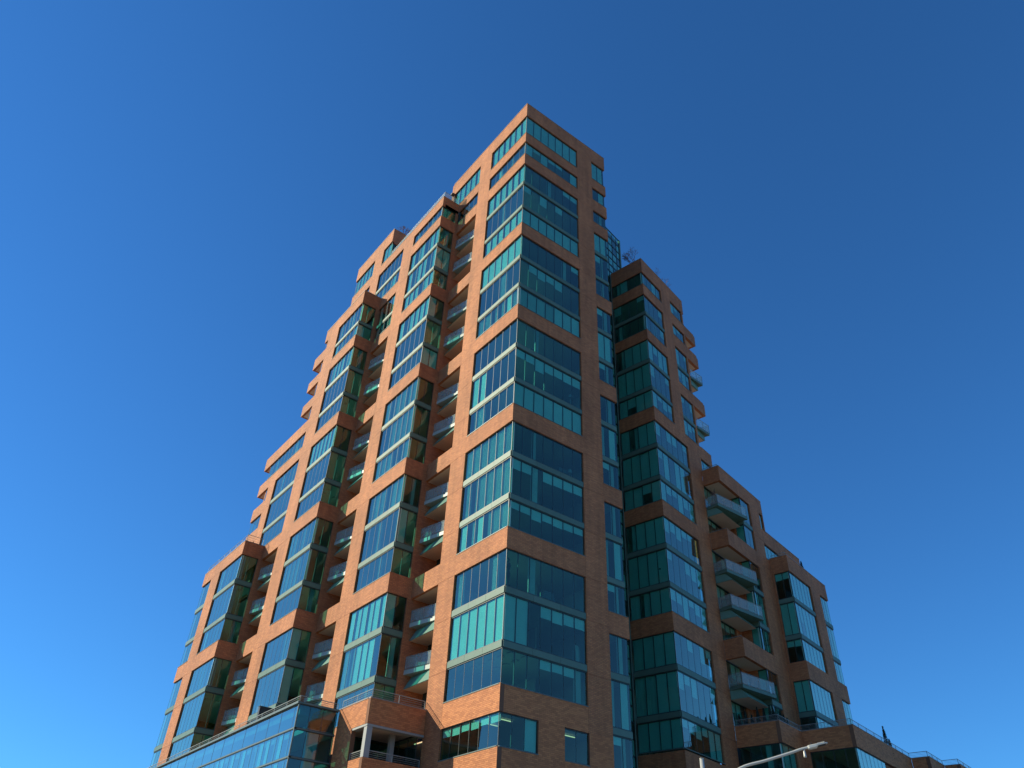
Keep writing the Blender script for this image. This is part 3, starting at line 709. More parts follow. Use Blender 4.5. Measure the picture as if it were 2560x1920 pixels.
bm = bmesh.new(); box(bm, Fr(WO + WU * 8.45, WV, WU), 0.02, 9, -0.25, 0, 41, 64.3); Wg.part('end_wall', bm, BRICK, recalc=False)
def corner_bracket_balcony(z):
    b = bmesh.new(); f = A0
    box(b, f, 8.5, 10.2, -2.2, -0.15, z, z + 0.6); bal = Wg.part('balcony', b, DGREEN)
    s = bmesh.new(); box(s, f, 8.5, 10.1, -2.1, -0.3, z - .02, z - .004); mk('soffit', s, SOFF, bal, Wg.loc)
    c1 = f.P(8.5, 0.02, 0); c2 = f.P(10.5, 0.3, 0); c3 = f.P(10.2, -1.8, 0)
    p = bmesh.new(); prism(p, [c1.xy, c2.xy, c3.xy, f.P(8.5, -1.8, 0).xy], z + 0.6, z + 0.85); mk('fascia', p, SPAN, bal, Wg.loc)
    glass_rail(Wg, [c1.xy, c2.xy, c3.xy], z + 0.85, 1.0, parent=bal)
corner_bracket_balcony(52.55); corner_bracket_balcony(46.1)

# --- second step: plane v=-1.75 from u=8.2
A1 = WR(-1.75); S1 = WL(8.2)
brick(Wg, A1, 8.2, 17.08, 39.85, 41.43, name='parapet'); brick(Wg, S1, -1.45, -0.01, 39.85, 41.43, name='parapet')
coping(Wg, A1, 8.2, 17.08, 41.43); coping(Wg, S1, -1.4, 0, 41.43)
slab(Wg, A1, 8.5, 12.1, -1.74, -0.3, 39.855, 40.2, SOFF, 'soffit')
railing(Wg, [tuple(WR(-1.75).P(8.3, -0.15, 41.45)), tuple(WR(-1.75).P(8.3, -1.7, 41.45))], 0.25, 1)
mat_glz = glass_mat('balcony_back_glass', (0.45, 0.85, 0.8), 0.15)
def wing_balcony(z):
    b = bmesh.new(); f = A0
    pts = [(0.95, z + 0.68), (1.58, z), (0.02, z), (0.02, z + 0.68)]   # (outward, z)
    lo = [b.verts.new(f.P(8.22, d, zz)) for d, zz in pts]; hi = [b.verts.new(f.P(11.75, d, zz)) for d, zz in pts]
    b.faces.new(lo); b.faces.new(hi)
    for i in range(4): b.faces.new((lo[i], lo[(i + 1) % 4], hi[(i + 1) % 4], hi[i]))
    bal = Wg.part('balcony', b, DGREEN)
    s = bmesh.new(); box(s, f, 8.3, 11.72, 0.03, 1.5, z - .02, z - .004); mk('soffit', s, SOFF, bal, Wg.loc)
    c0 = f.P(8.21, 0.02, 0).xy; c1 = c0 + Vector((0, -1.32)); c2 = c1 + Vector((4.28, 0))
    c3 = f.P(12.08, 0.9, 0).xy; c4 = f.P(12.08, 0.02, 0).xy
    p = bmesh.new(); prism(p, [c0, c1, c2, c3, c4], z + 0.69, z + 0.95); mk('fascia', p, SPAN, bal, Wg.loc)
    glass_rail(Wg, [c0 + Vector((.03, 0)), c1 + Vector((.04, .04)), c2 + Vector((-.05, .04))], z + 0.95, 0.98, parent=bal)
for z in (36.5, 29.95, 26.68, 20.1): wing_balcony(z)
for z in (33.2, 23.3):
    brick(Wg, A1, 8.2, 14.1, z, z + 1.6); brick(Wg, S1, -1.45, -0.01, z, z + 1.6, name='balcony_parapet')
    slab(Wg, A1, 8.5, 12.08, -1.74, -0.3, z + .003, z + .3, SOFF, 'soffit')
    railing(Wg, [tuple(A1.P(8.3, -0.15, z + 1.6)), tuple(A1.P(8.3, -1.7, z + 1.6))], 0.12, 0)
# back of the balconies (v=0) and the glass bay beside them
for (a, b) in ((36.9, 39.85), (34.8, 36.5), (30.7, 33.2), (27.4, 29.95), (24.9, 26.68), (20.9, 23.3), (17.0, 20.1)):
    window(Wg, A0, 8.2, 11.0, a, b, 3, rk(3, 'qpo')); brick(Wg, A0, 11.0, 12.4, a - 0.5, b + 0.4, name='recess_wall')
GL1 = ((37.35, 39.85, 'o'), (34.8, 36.9, 'o'), (30.7, 33.2, 'o'), (27.4, 30.25, 'f'), (24.9, 26.95, 'h'), (20.85, 23.3, 'o'), (17.5, 20.4, 'h'))
for a, b, kd in GL1:
    window(Wg, A1, 12.2, 14.1, a, b, 2, kd); window(Wg, WL(12.1), -1.65, -0.85, a, b, 1, 'C')
    bm = bmesh.new(); box(bm, A1, 12.17, 12.24, -0.14, -0.07, a, b); Wg.part('corner_post', bm, FRAME)
for a, b in ((36.9, 37.35), (30.25, 30.7), (26.95, 27.4), (20.4, 20.85)):
    spandrel(Wg, A1, 12.2, 14.1, a, b); spandrel(Wg, WL(12.1), -1.65, -0.85, a, b)
bm = bmesh.new(); box(bm, WL(12.1), -0.85, 0.0, -0.3, 0, 17, 39.85); Wg.part('side_pier', bm, BRICK, recalc=False)
brick_j(Wg, A1, 14.1, 16.2, 0, 39.85, JT)
window(Wg, A1, 16.2, 16.95, 38.1, 39.85, 1, 'C'); brick(Wg, A1, 16.2, 24.9, 36.5, 38.05, name='parapet'); coping(Wg, A1, 17.1, 24.9, 38.05)
window(Wg, A1, 16.2, 19.6, 34.9, 36.5, 4, 'CCCC', sill=True); brick(Wg, A1, 16.2, 16.75, 0, 34.9)
brick(Wg, A1, 16.95, 17.08, 38.1, 39.85)
bm = bmesh.new(); box(bm, Fr(WO + WU * 17.0, WV, WU), -1.45, 9, -0.25, 0, 36.5, 41.4); Wg.part('end_wall', bm, BRICK, recalc=False)
bm = bmesh.new(); box(bm, Fr(WO + WU * 24.85, WV, WU), -1.45, 9, -0.25, 0, 0, 38.0); Wg.part('end_wall', bm, BRICK, recalc=False)
# --- third step: plane v=-3.5 from u=16.75
A2 = WR(-3.5); S2 = WL(16.75)
brick(Wg, A2, 16.75, 25.9, 33.4, 35.0, name='parapet'); brick(Wg, S2, -3.2, -1.76, 33.4, 35.0, name='parapet')
coping(Wg, A2, 16.75, 25.9, 35.0); coping(Wg, S2, -3.1, -1.76, 35.0)
railing(Wg, [tuple(A2.P(16.9, -0.15, 35.06)), tuple(A2.P(16.9, -1.6, 35.06))], 0.3, 1)
for i, (a, b, k1, k2) in enumerate(((30.85, 33.4, 'p', 'CCCCCC'), (27.4, 30.4, 'C', 'CqCCCC'), (24.95, 26.95, 'p', 'CCCCCC'), (20.75, 23.35, 'C', 'CCCCCC'), (17.4, 20.3, 'o', 'CCCCCC'))):
    window(Wg, A2, 16.85, 21.6, a, b, 6, k2); window(Wg, S2, -3.4, -1.95, a, b, 2, k1); window(Wg, A2, 23.8, 25.8, a, b, 3, 'C')
    bm = bmesh.new(); box(bm, A2, 16.82, 16.89, -0.14, -0.07, a, b); Wg.part('corner_post', bm, FRAME)
for a, b in ((30.4, 30.85), (26.95, 27.4), (20.3, 20.75)):
    spandrel(Wg, A2, 16.85, 21.6, a, b); spandrel(Wg, S2, -3.4, -1.95, a, b); spandrel(Wg, A2, 23.8, 25.8, a, b)
brick(Wg, A2, 16.75, 21.6, 23.35, 24.95); brick(Wg, S2, -3.2, -1.95, 23.35, 24.95); brick(Wg, A2, 23.8, 25.9, 23.35, 24.95)
brick_j(Wg, A2, 21.6, 23.8, 0, 33.4, JT); bm = bmesh.new(); box(bm, S2, -1.95, -1.76, -0.3, 0, 0, 33.4); Wg.part('side_pier', bm, BRICK, recalc=False)
bm = bmesh.new(); box(bm, Fr(WO + WU * 25.75, WV, WU), -3.3, 9, -0.25, 0, 0, 34.9); Wg.part('end_wall', bm, BRICK, recalc=False)
# --- low terrace with brick parapet and wire railing
ZT, ZL = 18.05, 16.5
edges = [(WL(8.2), -3.72, 0.0), (WR(-3.72), 8.2, 12.15), (WL(12.15), -7.8, -3.72), (WR(-7.8), 12.15, 25.2), (WL(25.2), -9.3, -7.8), (WR(-9.3), 25.2, 29.3), (WL(29.3), -10.6, -9.3), (WR(-10.6), 29.3, 36)]
for i, (fr, a, b) in enumerate(edges):
    vert = i % 2 == 0
    a_ = a + 0.31 if vert else a
    brick_wall(Wg, fr, a_, b - (0.01 if vert else 0), ZL, ZT, name='terrace_parapet')
    coping(Wg, fr, a_ + 0.03, b, ZT)
railing(Wg, [tuple(WL(8.2).P(0, -0.15, ZT + .06)), tuple(WL(8.2).P(-3.57, -0.15, ZT + .06)), tuple(WR(-3.57).P(12.3, 0, ZT + .06)), tuple(WL(12.3).P(-7.65, 0, ZT + .06)), tuple(WR(-7.65).P(25.35, 0, ZT + .06)), tuple(WR(-9.15).P(25.35, 0, ZT + .06)), tuple(WR(-9.15).P(29.45, 0, ZT + .06)), tuple(WR(-10.45).P(29.45, 0, ZT + .06)), tuple(WR(-10.45).P(36, 0, ZT + .06))], 0.42, 3)
slab(Wg, A0, 8.5, 12.4, 0.0, 3.4, ZL + .004, ZL + 0.5, SOFF, 'terrace_deck'); slab(Wg, A0, 12.46, 25.2, 0, 7.4, ZL + .004, ZL + 0.5, SOFF, 'terrace_deck'); slab(Wg, A0, 25.5, 36, 0, 8.9, ZL + .004, ZL + 0.5, SOFF, 'terrace_deck')
# glazing under the terrace
window(Wg, WL(8.2), -3.62, -0.1, 12.5, ZL, 4, 'ohoo'); window(Wg, WR(-3.72), 8.3, 10.6, 12.5, ZL, 2, 'f'); brick(Wg, WR(-3.72), 10.6, 12.15, 0, ZL)
window(Wg, WL(12.15), -7.7, -4.1, 12.5, ZL, 4, 'oooo'); window(Wg, WR(-7.8), 12.25, 18.2, 12.5, ZL, 7, 'qqCCCCC'); brick(Wg, WR(-7.8), 22, 25.2, 0, ZL)
brick(Wg, WL(12.15), -4.1, -3.73, 0, ZL); brick(Wg, WL(8.2), -3.4, -0.01, 0, 12.5); brick(Wg, WR(-3.72), 8.2, 10.6, 0, 12.5); brick(Wg, WL(12.15), -7.5, -4.1, 0, 12.5); brick(Wg, WR(-7.8), 12.15, 22, 0, 12.5)
brick(Wg, WR(-9.3), 25.2, 29.3, 0, ZL); brick(Wg, WR(-10.6), 29.3, 36, 0, ZL); brick(Wg, WL(25.2), -9, -7.8, 0, ZL)
# --- wing interiors
wl = [(TT(k) - 2.95, TT(k) - 2.52) for k in (1, 2, 3, 4)] + [(TT(k) - 6.28, TT(k) - 5.87) for k in (1, 2, 3, 4)] + [(TT(k) + .03, TT(k) + 1.48) for k in (1, 2, 3)] + [(TT(4) + .03, 54.15), (56.33, 56.7), (59.16, 60.6), (62.46, 63)]
slabs(Wg, A0, 0.31, 5.6, -5.5, -0.31, wl, 64, 9); slab(Wg, A0, 5.6, 5.7, -5.5, -0.31, 9, 63, name='partition'); slab(Wg, A0, 0.31, 8.2, -5.6, -5.5, 9, 63, name='partition')
slabs(Wg, A0, 5.75, 8.15, -5.5, -0.31, [(59.16, 60.6), (55.9, 57.4), (53.03, 53.4), (49.5, 50.9), (46.5, 46.9), (43.1, 44.4), (62.46, 63)], 64, 9)
slab(Wg, A0, 8.2, 24.6, -1.3, -1.2, 9, 39, name='partition')
for z in (39.9, 36.9, 33.3, 30.3, 26.98, 23.4, 20.42): slab(Wg, A0, 8.25, 12.0, -1.2, -0.31, z, z + 0.35); slab(Wg, A0, 12.42, 16.7, -1.2, 1.43, z, z + 0.35)
for z in (33.5, 30.43, 26.98, 23.4, 20.33): slab(Wg, A0, 17.06, 25.4, -1.2, 3.18, z, z + 0.4)
slab(Wg, A0, 8.5, 16.8, -1.2, 1.4, 40.3, 40.6, PAVE, 'roof_slab'); slab(Wg, A0, 0.35, 8.2, -9, -0.35, 63.2, 63.5, PAVE, 'roof_slab'); slab(Wg, A0, 17.1, 24.5, -1.2, 1.4, 37.0, 37.3, PAVE, 'roof_slab')
slab(Wg, A0, 17.1, 25.5, 1.45, 3.15, 34.1, 34.4, PAVE, 'roof_slab')
slab(Wg, A0, 0.35, 8.2, -9.0, -8.9, 0, 64, BRICK, 'rear_wall')
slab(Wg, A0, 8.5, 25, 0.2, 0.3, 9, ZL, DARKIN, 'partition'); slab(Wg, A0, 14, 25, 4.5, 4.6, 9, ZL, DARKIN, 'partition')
# --- glazed stair shaft between tower and wing
SH = WR(3.92)
z = 72.1; row = 0
while z > 12:
    h = 1.17; e = 2.5 if z > 64.5 else -0.02
    n = round((e + 2.6) / 0.85)
    window(Wg, SH, e - n * 0.85, e, z - h, z, n, 'o' if row == 0 else rk(n, 'CCCCo'), mull=0.06, pane_me=U_SHAFT)
    z -= h; row += 1
bm = bmesh.new()
for j in range(7): box(bm, SH, 2.5 - j * 0.85 - 0.02, 2.5 - j * 0.85 + 0.02, -0.115, -0.085, 12, 72.1)
Wg.part('shaft_mullions', bm, FRAME, recalc=False)
bm = bmesh.new(); box(bm, Fr(WO + WU * 2.5, WV, WU), 3.95, 7, -0.2, 0, 60, 72.1); Wg.part('shaft_side', bm, SPAN, recalc=False)
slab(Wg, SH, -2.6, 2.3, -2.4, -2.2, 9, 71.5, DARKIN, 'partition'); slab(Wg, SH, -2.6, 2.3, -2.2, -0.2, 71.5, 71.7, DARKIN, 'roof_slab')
bm = bmesh.new(); tube(bm, [B0.P(3.93, 0.05, 9), B0.P(3.93, 0.05, 64.3)], 0.05, seg=8); Wg.part('drain_pipe', bm, SPAN)
finish_windows(Wg)

# ================================================================== GLASS PODIUM
Pd = Thing('glass_podium', 'low blue glass podium with railed roof edge at the lower left foot of the tower', 'building', (-6.85, 11.8, 0))
PF = LF(-6.85); PR = RF(11.8)
rowsz = [(13.35, 14.75), (11.72, 13.3), (10.1, 11.67), (8.5, 10.05)]
for i, (a, b) in enumerate(rowsz):
    if i == 0:
        seams = [11.9, 12.45] + [12.45 + 1.98 * j for j in range(1, 24)]
        window(Pd, PF, 11.9, seams[-1], a, b, 1, 'o' * 30, seams=seams, pane_me=U_PPANE, mull=0.06)
    else:
        seams = [11.9, 12.45] + [12.45 + 0.99 * j for j in range(1, 47)]
        window(Pd, PF, 11.9, seams[-1], a, b, 1, 'o' + 'hchcchhc' * 8, seams=seams, pane_me=U_PPANE, mull=0.06)
    window(Pd, PR, -6.75, -4.05, a, b, 1, 'oCo' if i else 'ooo', seams=[-6.75, -5.93, -5.02, -4.05], pane_me=U_PPANE, mull=0.06)
bm = bmesh.new(); box(bm, PF, 11.8, 58, -0.3, 0.04, 14.75, 14.87); Pd.part('roof_trim', bm, SILL, recalc=False)
bm = bmesh.new(); box(bm, PR, -6.55, -4.03, -0.3, 0.04, 14.75, 14.87); Pd.part('roof_trim', bm, SILL, recalc=False)
bm = bmesh.new()
for a, b in ((13.3, 13.35), (11.67, 11.72), (10.05, 10.1)):
    box(bm, PF, 11.85, 58, -0.2, -0.05, a - .01, b + .01); box(bm, PR, -6.78, -4.05, -0.2, -0.05, a - .01, b + .01)
box(bm, PR, -6.8, -6.72, -0.13, -0.05, 8.5, 14.75)
Pd.part('transom', bm, SILL, recalc=False)
bm = bmesh.new(); box(bm, PF, 11.8, 58, -0.3, -0.02, 0, 8.5); box(bm, PR, -6.55, -4.05, -0.3, -0.02, 0, 8.5); Pd.part('base_wall', bm, BRICK, recalc=False)
slab(Pd, PF, 12.1, 58, -2.7, -0.31, 14.2, 14.74, PAVE, 'roof_deck'); slab(Pd, PF, 12.1, 58, -2.7, -0.8, 13.2, 13.5); slab(Pd, PF, 12.1, 58, -2.8, -2.7, 0, 14.7, DARKIN, 'partition')
slab(Pd, PF, 12.1, 58, -2.7, -0.8, 10.0, 10.2)
railing(Pd, [(-6.73, 58, 14.87), (-6.73, 11.92, 14.87), (-4.1, 11.92, 14.87)], 0.36, 2, post=2.0)
finish_windows(Pd)

Scr = Thing('roof_screen', 'dark free-standing privacy screen on the podium roof behind the railing', 'screen', (-5.1, 20.8, 14.74))
bm = bmesh.new(); box(bm, RF(20.7), -6.0, -4.2, -0.28, 0, 14.8, 16.38); Scr.part('panel', bm, BLACK)
bm = bmesh.new(); box(bm, RF(20.7), -6.05, -4.15, -0.32, 0.03, 14.74, 14.8); box(bm, RF(20.7), -6.03, -4.17, -0.30, 0.02, 16.38, 16.43); Scr.part('frame', bm, FRAME)

# ================================================================== PLANTS
def bare_tree(loc, h, label, seed):
    rnd = random.Random(seed); t = Thing('bare_tree', label, 'tree', loc, 'bare trees on the roofs')
    base = Vector(loc); tr = bmesh.new(); cr = bmesh.new()
    def grow(bm, p, d, L, r, lv):
        mid = p + d * L * 0.5 + Vector([rnd.uniform(-1, 1) for _ in range(3)]) * L * 0.06; q = p + d * L
        tube(bm, [p, mid, q], r, r * 0.65, seg=5 if lv < 2 else 3)
        if lv >= 5: return
        for i in range(rnd.choice((2, 3, 3)) if lv else 4):
            a = rnd.uniform(0, 6.28); sp = rnd.uniform(0.35, 0.85)
            nd = (d + Vector((math.cos(a), math.sin(a), rnd.uniform(-0.1, 0.35))) * sp).normalized()
            grow(cr, p + d * L * rnd.uniform(0.55, 1.0), nd, L * rnd.uniform(0.55, 0.78), max(r * 0.6, 0.011), lv + 1)
    grow(tr, base, Vector((0.05, 0.02, 1)), h * 0.42, 0.06, 0)
    t.part('trunk', tr, BARK); t.part('branches', cr, BARK)
def on(fr, t_, d, z): p = fr.P(t_, d, z); return (p.x, p.y, p.z)
bare_tree(on(A0, 1.2, -1.5, 63.5), 4.2, 'bare little tree on the wing roof just behind the corner parapet', 3)
bare_tree(on(A0, 6.6, -1.0, 63.5), 4.6, 'bare little tree on the wing roof further right along the parapet edge', 11)
bare_tree((1.2, 8.6, 71.8), 2.3, 'faint bare tree top over the tower parapet at the upper left', 5)
bare_tree((-0.6, 23.6, 71.8), 2.2, 'faint bare tree top above the penthouse block left of the tower', 8)

def conifer(loc, h, r, label, seed, group):
    rnd = random.Random(seed); t = Thing('conifer_shrub', label, 'shrub', loc, group); b = Vector(loc)
    s = bmesh.new(); tube(s, [b, b + Vector((0, 0, h * .95))], 0.04, 0.01, seg=5); t.part('trunk', s, BARK)
    f = bmesh.new()
    for i in range(900):
        z = rnd.random() ** 0.8; a = rnd.uniform(0, 6.283); rr = r * (1 - z) ** 0.75 * rnd.uniform(0.5, 1.1) * (0.75 + .25 * math.sin(a * 3 + seed))
        p = b + Vector((math.cos(a) * rr, math.sin(a) * rr, 0.08 + z * h))
        u = Vector((rnd.uniform(-1, 1), rnd.uniform(-1, 1), 1.3)).normalized() * 0.11; v = Vector((rnd.uniform(-1, 1), rnd.uniform(-1, 1), 0)).normalized() * 0.035
        f.faces.new([f.verts.new(p - v), f.verts.new(p + v), f.verts.new(p + u)])
    t.part('foliage', f, LEAF)
ORD = ('first', 'second', 'third', 'fourth', 'fifth', 'sixth', 'seventh', 'eighth', 'ninth', 'tenth', 'eleventh')
for i in range(11):
    u_ = 8.75 + 0.33 * i if i < 4 else None
    if i < 6: loc = on(WL(8.55), -0.35 - 0.52 * i, 0, 17.0)
    else: loc = on(WR(-3.15), 8.7 + 0.62 * (i - 6), 0, 17.0)
    conifer(loc, 1.7 + random.uniform(0, .55), 0.33, '%s pointed shrub from the left in the dark hedge behind the low terrace railing' % ORD[i], 20 + i, 'hedge shrubs on the low terrace')
conifer(on(A2, 22.6, -0.8, 34.4), 2.2, 0.42, 'dark conifer on the roof edge above the rightmost glazed bay', 41, 'roof conifers')
conifer(on(WR(-7.5), 20.4, 0, 17.0), 2.6, 0.36, 'tall dark conifer behind the sloping parapet rail at the lower right', 42, 'roof conifers')
conifer(on(WR(-7.5), 21.3, 0, 17.0), 1.75, 0.3, 'shorter dark conifer right beside the tall one at the lower right rail', 43, 'roof conifers')
bb = Thing('bamboo_plant', 'potted bamboo with thin dry stems at the left end of the top corner balcony', 'plant', on(A0, 8.6, 0.55, 37.45))
bm = bmesh.new(); pb = Vector(bb.loc); rnd = random.Random(4)
tube(bm, [pb, pb + Vector((0, 0, .45))], .2, .26, seg=12); bb.part('pot', bm, BARK)
bm = bmesh.new(); lf = bmesh.new()
for i in range(26):
    p = pb + Vector((rnd.uniform(-.16, .28), rnd.uniform(-.25, .25), .4)); q = p + Vector((rnd.uniform(-.12, .12), rnd.uniform(-.12, .12), rnd.uniform(1.1, 1.75)))
    tube(bm, [p, q], .012, .006, seg=4)
    for j in range(16):
        c = p.lerp(q, rnd.uniform(.15, 1)); u = Vector([rnd.uniform(-1, 1) for _ in range(3)]).normalized() * .1; v = u.orthogonal().normalized() * .015
        lf.faces.new([lf.verts.new(c - v), lf.verts.new(c + v), lf.verts.new(c + u)])
bb.part('stems', bm, BARK); bb.part('leaves', lf, LEAF)

# ================================================================== FURNITURE AND SMALL THINGS
def chair(loc, rz, label):
    t = Thing('balcony_chair', label, 'chair', loc, 'chairs on the corner balconies'); b = Vector(loc)
    f = Fr((loc[0], loc[1]), (math.cos(rz), math.sin(rz)), (math.sin(rz), -math.cos(rz))); z = loc[2]
    m_ = bmesh.new(); box(m_, f, -.25, .25, -.25, .25, z + .40, z + .45); t.part('seat', m_, RAIL)
    m_ = bmesh.new()
    for i in range(4): box(m_, f, -.24 + .13 * i, -.15 + .13 * i, -.27, -.23, z + .48, z + .88)
    t.part('backrest', m_, RAIL)
    for a in (-.22, .22):
        for d in (-.22, .22):
            m_ = bmesh.new(); box(m_, f, a - .02, a + .02, d - .02, d + .02, z, z + .40); t.part('leg', m_, RAIL)
for z_, wh in ((37.45, 'top corner balcony beside the bamboo'), (30.9, 'second glass-railed corner balcony'), (27.63, 'third glass-railed corner balcony'), (21.05, 'lowest glass-railed corner balcony')):
    chair(on(A0, 10.6, 0.9, z_), 0.4, 'metal slatted chair at the right end of the ' + wh)
def round_thing(name, label, cat, loc, parts):
    t = Thing(name, label, cat, loc)
    for nm, m_, prof in parts:
        b_ = bmesh.new(); pts_ = [Vector(loc) + Vector((0, 0, z)) for z, _ in prof]
        rings = [[b_.verts.new(p + Vector((math.cos(a * math.pi / 6) * r, math.sin(a * math.pi / 6) * r, 0))) for a in range(12)] for p, (_, r) in zip(pts_, prof)]
        for u, v in zip(rings, rings[1:]):
            for k in range(12): b_.faces.new((u[k], u[(k + 1) % 12], v[(k + 1) % 12], v[k]))
        b_.faces.new(rings[0][::-1]); b_.faces.new(rings[-1]); t.part(nm, b_, m_)
    return t
ft = TT(1) - 2.5                                   # sill height of the first row of group 1
round_thing('display_statue', 'dark standing statue inside the corner window above the lowest brick band', 'statue', (0.62, 0.62, ft + .02), [('plinth', BLACK, [(0, .22), (.3, .2), (.32, .17)]), ('figure', BLACK, [(.32, .1), (.8, .14), (1.1, .17), (1.3, .12), (1.62, .2), (1.75, .17), (1.85, .06), (1.92, .09), (2.05, .11), (2.15, .05)])])
round_thing('floor_lamp', 'white floor lamp inside the third lit group, behind the right-hand panes', 'lamp', (6.2, 0.8, TT(3) - 5.85 + .02), [('base', WHITE, [(0, .15), (.03, .15)]), ('stem', WHITE, [(.03, .02), (1.3, .02)]), ('lamp_shade', WHITE, [(1.28, .26), (1.6, .16)])])
round_thing('table_lamp', 'white lamp with cone shade inside the fourth right-hand pane row from the bottom', 'lamp', (6.0, 0.75, TT(2) - 2.5 + .02), [('base', WHITE, [(0, .12), (.4, .1)]), ('stem', WHITE, [(.4, .02), (.75, .02)]), ('lamp_shade', WHITE, [(.72, .24), (1.05, .12)])])
tl = Thing('telescope', 'dark telescope on a tripod inside the shaded wing corner window', 'telescope', on(A0, 0.5, -0.9, TT(2) - 5.85))
b_ = bmesh.new(); q = Vector(tl.loc); tube(b_, [q + Vector((-.35, -.1, 1.25)), q + Vector((.35, .1, 1.55))], .07, seg=10); tl.part('tube', b_, BLACK)
for a in range(3):
    b_ = bmesh.new(); tube(b_, [q + Vector((0, 0, 1.35)), q + Vector((math.cos(a * 2.1) * .4, math.sin(a * 2.1) * .4, 0))], .025, seg=6); tl.part('leg', b_, BLACK)
df = Thing('desk_fan', 'white fan inside the last pane of the second lowest glazed row', 'fan', (6.3, 0.6, TT(1) - 5.85 + .02))
b_ = bmesh.new(); box(b_, R0, 6.15, 6.45, -.75, -.45, TT(1) - 5.83, TT(1) - 5.0); df.part('stand', b_, WHITE)
b_ = bmesh.new(); q = Vector(df.loc) + Vector((0, -.05, 1.0)); tube(b_, [q, q + Vector((0, .12, 0))], .24, seg=16); df.part('fan_head', b_, WHITE)
for k, (x_, g) in enumerate(((3.2, 5), (4.6, 4), (2.4, 3), (5.4, 2), (4.2, 1))):
    sf = Thing('armchair', 'dim armchair behind the %s glazed group of the shaded face, counted from the top' % ORD[k], 'armchair', (x_, 1.3, TT(g) - 2.5 + .01), 'armchairs behind the glass')
    z_ = TT(g) - 2.5
    for nm, c in (('seat', (x_ - .4, x_ + .4, -1.7, -1.0, z_ + .02, z_ + .45)), ('backrest', (x_ - .4, x_ + .4, -1.0, -.8, z_ + .02, z_ + .95)), ('armrest', (x_ - .52, x_ - .41, -1.7, -.8, z_ + .02, z_ + .65)), ('armrest', (x_ + .41, x_ + .52, -1.7, -.8, z_ + .02, z_ + .65))):
        b_ = bmesh.new(); box(b_, R0, *c); sf.part(nm, b_, DARKIN)
# ================================================================== STREET LAMP
C0 = Vector(CAM)
def far(x, y, z, k=30 / 16): return C0 + (Vector((x, y, z)) - C0) * k      # measured at 16 m, lamp stands at 30 m
ptop = far(-14.4427, -26.1813, 4.987)
L = Thing('street_lamp', 'pale metal street lamp with curved arm and flat head at the bottom right', 'street lamp', (ptop.x, ptop.y, 0))
bm = bmesh.new(); tube(bm, [(ptop.x, ptop.y, 0.13), (ptop.x, ptop.y, 4), ptop], 0.12, 0.072, seg=20)
tube(bm, [(ptop.x, ptop.y, 0.13), (ptop.x, ptop.y, 0.5)], 0.2, 0.17, seg=20); L.part('pole', bm, STEEL)
bm = bmesh.new(); tube(bm, [ptop - Vector((0, 0, .01)), ptop + Vector((0, 0, .012))], 0.079, 0.077, seg=20); L.part('pole_cap', bm, STEEL)
ctl = [Vector((ptop.x, ptop.y, ptop.z - 1.25))] + [far(*p) for p in ((-14.30, -26.35, 4.55), (-14.0, -26.71, 4.83), (-13.71, -27.06, 4.95), (-13.41, -27.41, 5.08), (-13.30, -27.55, 5.135), (-13.21, -27.66, 5.165))]
pts = []
for i in range(len(ctl) - 1):
    p0, p1, p2, p3 = ctl[max(i - 1, 0)], ctl[i], ctl[i + 1], ctl[min(i + 2, len(ctl) - 1)]
    for j in range(6):
        t = j / 6; pts.append(0.5 * ((2 * p1) + (p2 - p0) * t + (2 * p0 - 5 * p1 + 4 * p2 - p3) * t * t + (-p0 + 3 * p1 - 3 * p2 + p3) * t ** 3))
pts.append(ctl[-1])
bm = bmesh.new(); tube(bm, pts, 0.054, 0.040, seg=16); L.part('arm', bm, STEEL)
hd = (far(-12.99, -27.91, 5.235) - ctl[-1]); hl = hd.length; hd.normalize()
side = hd.cross(Vector((0, 0, 1))).normalized(); hu = side.cross(hd).normalized()
def head(bm, secs):
    rings = []
    for t, w_, h0, h1 in secs:
        c = ctl[-1] + hd * t * hl
        rings.append([bm.verts.new(c + side * w_ * a + hu * (h0 if b < 0 else h1) * (1 if abs(a) < .9 else .55)) for a, b in ((-1, -1), (-.5, -1), (.5, -1), (1, -1), (1, 1), (.5, 1), (-.5, 1), (-1, 1))])
    for a, b in zip(rings, rings[1:]):
        for k in range(8): bm.faces.new((a[k], a[(k + 1) % 8], b[(k + 1) % 8], b[k]))
    bm.faces.new(rings[0][::-1]); bm.faces.new(rings[-1])
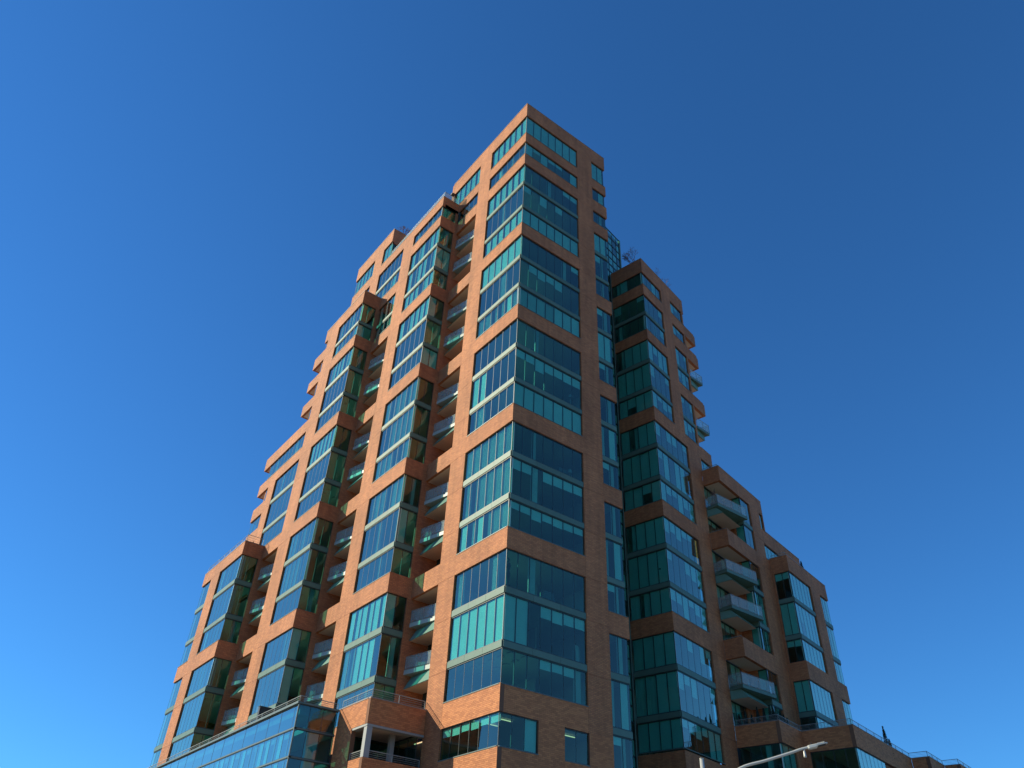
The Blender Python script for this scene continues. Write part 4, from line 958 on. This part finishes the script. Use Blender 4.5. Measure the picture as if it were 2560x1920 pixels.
bm = bmesh.new(); head(bm, [(-0.05, .05, -.06, .05), (0.02, .10, -.075, .06), (.42, .13, -.075, .055), (.46, .13, -.03, .05), (.95, .12, -.02, .03), (1.02, .07, -.012, .015)]); hb = L.part('lamp_head', bm, STEEL)
bm = bmesh.new()
for i in range(7):
    c = ctl[-1] + hd * hl * (.5 + i * .06); bmesh.ops.create_cube(bm, size=1, matrix=Matrix.Translation(c + hu * .05) @ Matrix((hd, side, hu)).transposed().to_4x4() @ Matrix.Diagonal((.012, .2, .03, 1)))
mk('cooling_fins', bm, STEEL, hb, L.loc)
bm = bmesh.new(); c = ctl[-1] + hd * hl * .7 - hu * .028; bmesh.ops.create_cube(bm, size=1, matrix=Matrix.Translation(c) @ Matrix((hd, side, hu)).transposed().to_4x4() @ Matrix.Diagonal((hl * .42, .17, .012, 1))); mk('lens', bm, BLACK, hb, L.loc)
bm = bmesh.new(); c = ctl[-1] + hd * hl * .2 + hu * .06; tube(bm, [c, c + hu * .07], .02, .016, seg=10); mk('photocell', bm, BLACK, hb, L.loc)
bm = bmesh.new(); c = pts[-5] - Vector((0, 0, .04)); tube(bm, [c, c - Vector((0, 0, .07)), c - Vector((0, 0, .09)), c - Vector((0, 0, .2)), c - Vector((0, 0, .24))], .03, .05, seg=12); L.part('sensor', bm, STEEL)
for o_ in COL.objects:
    if o_.name.startswith(('pole', 'arm', 'sensor')) and o_.type == 'MESH':
        for p_ in o_.data.polygons: p_.use_smooth = True

# ================================================================== NEIGHBOUR ACROSS THE STREET (seen only as a reflection)
Nb = Thing('neighbour_building', 'dark low building across the street, seen mirrored in the lower wing windows', 'building', (86, -40, 0))
bm = bmesh.new(); prism(bm, [(62, -60), (110, -60), (110, -24), (62, -24)], 0.13, 16); Nb.part('wall', bm, mat('grey_brick', (0.10, 0.085, 0.075), 0.9, noise=.1))
bm = bmesh.new(); prism(bm, [(61.7, -60.3), (110.3, -60.3), (110.3, -23.7), (61.7, -23.7)], 16, 16.5); Nb.part('roof', bm, BLACK)
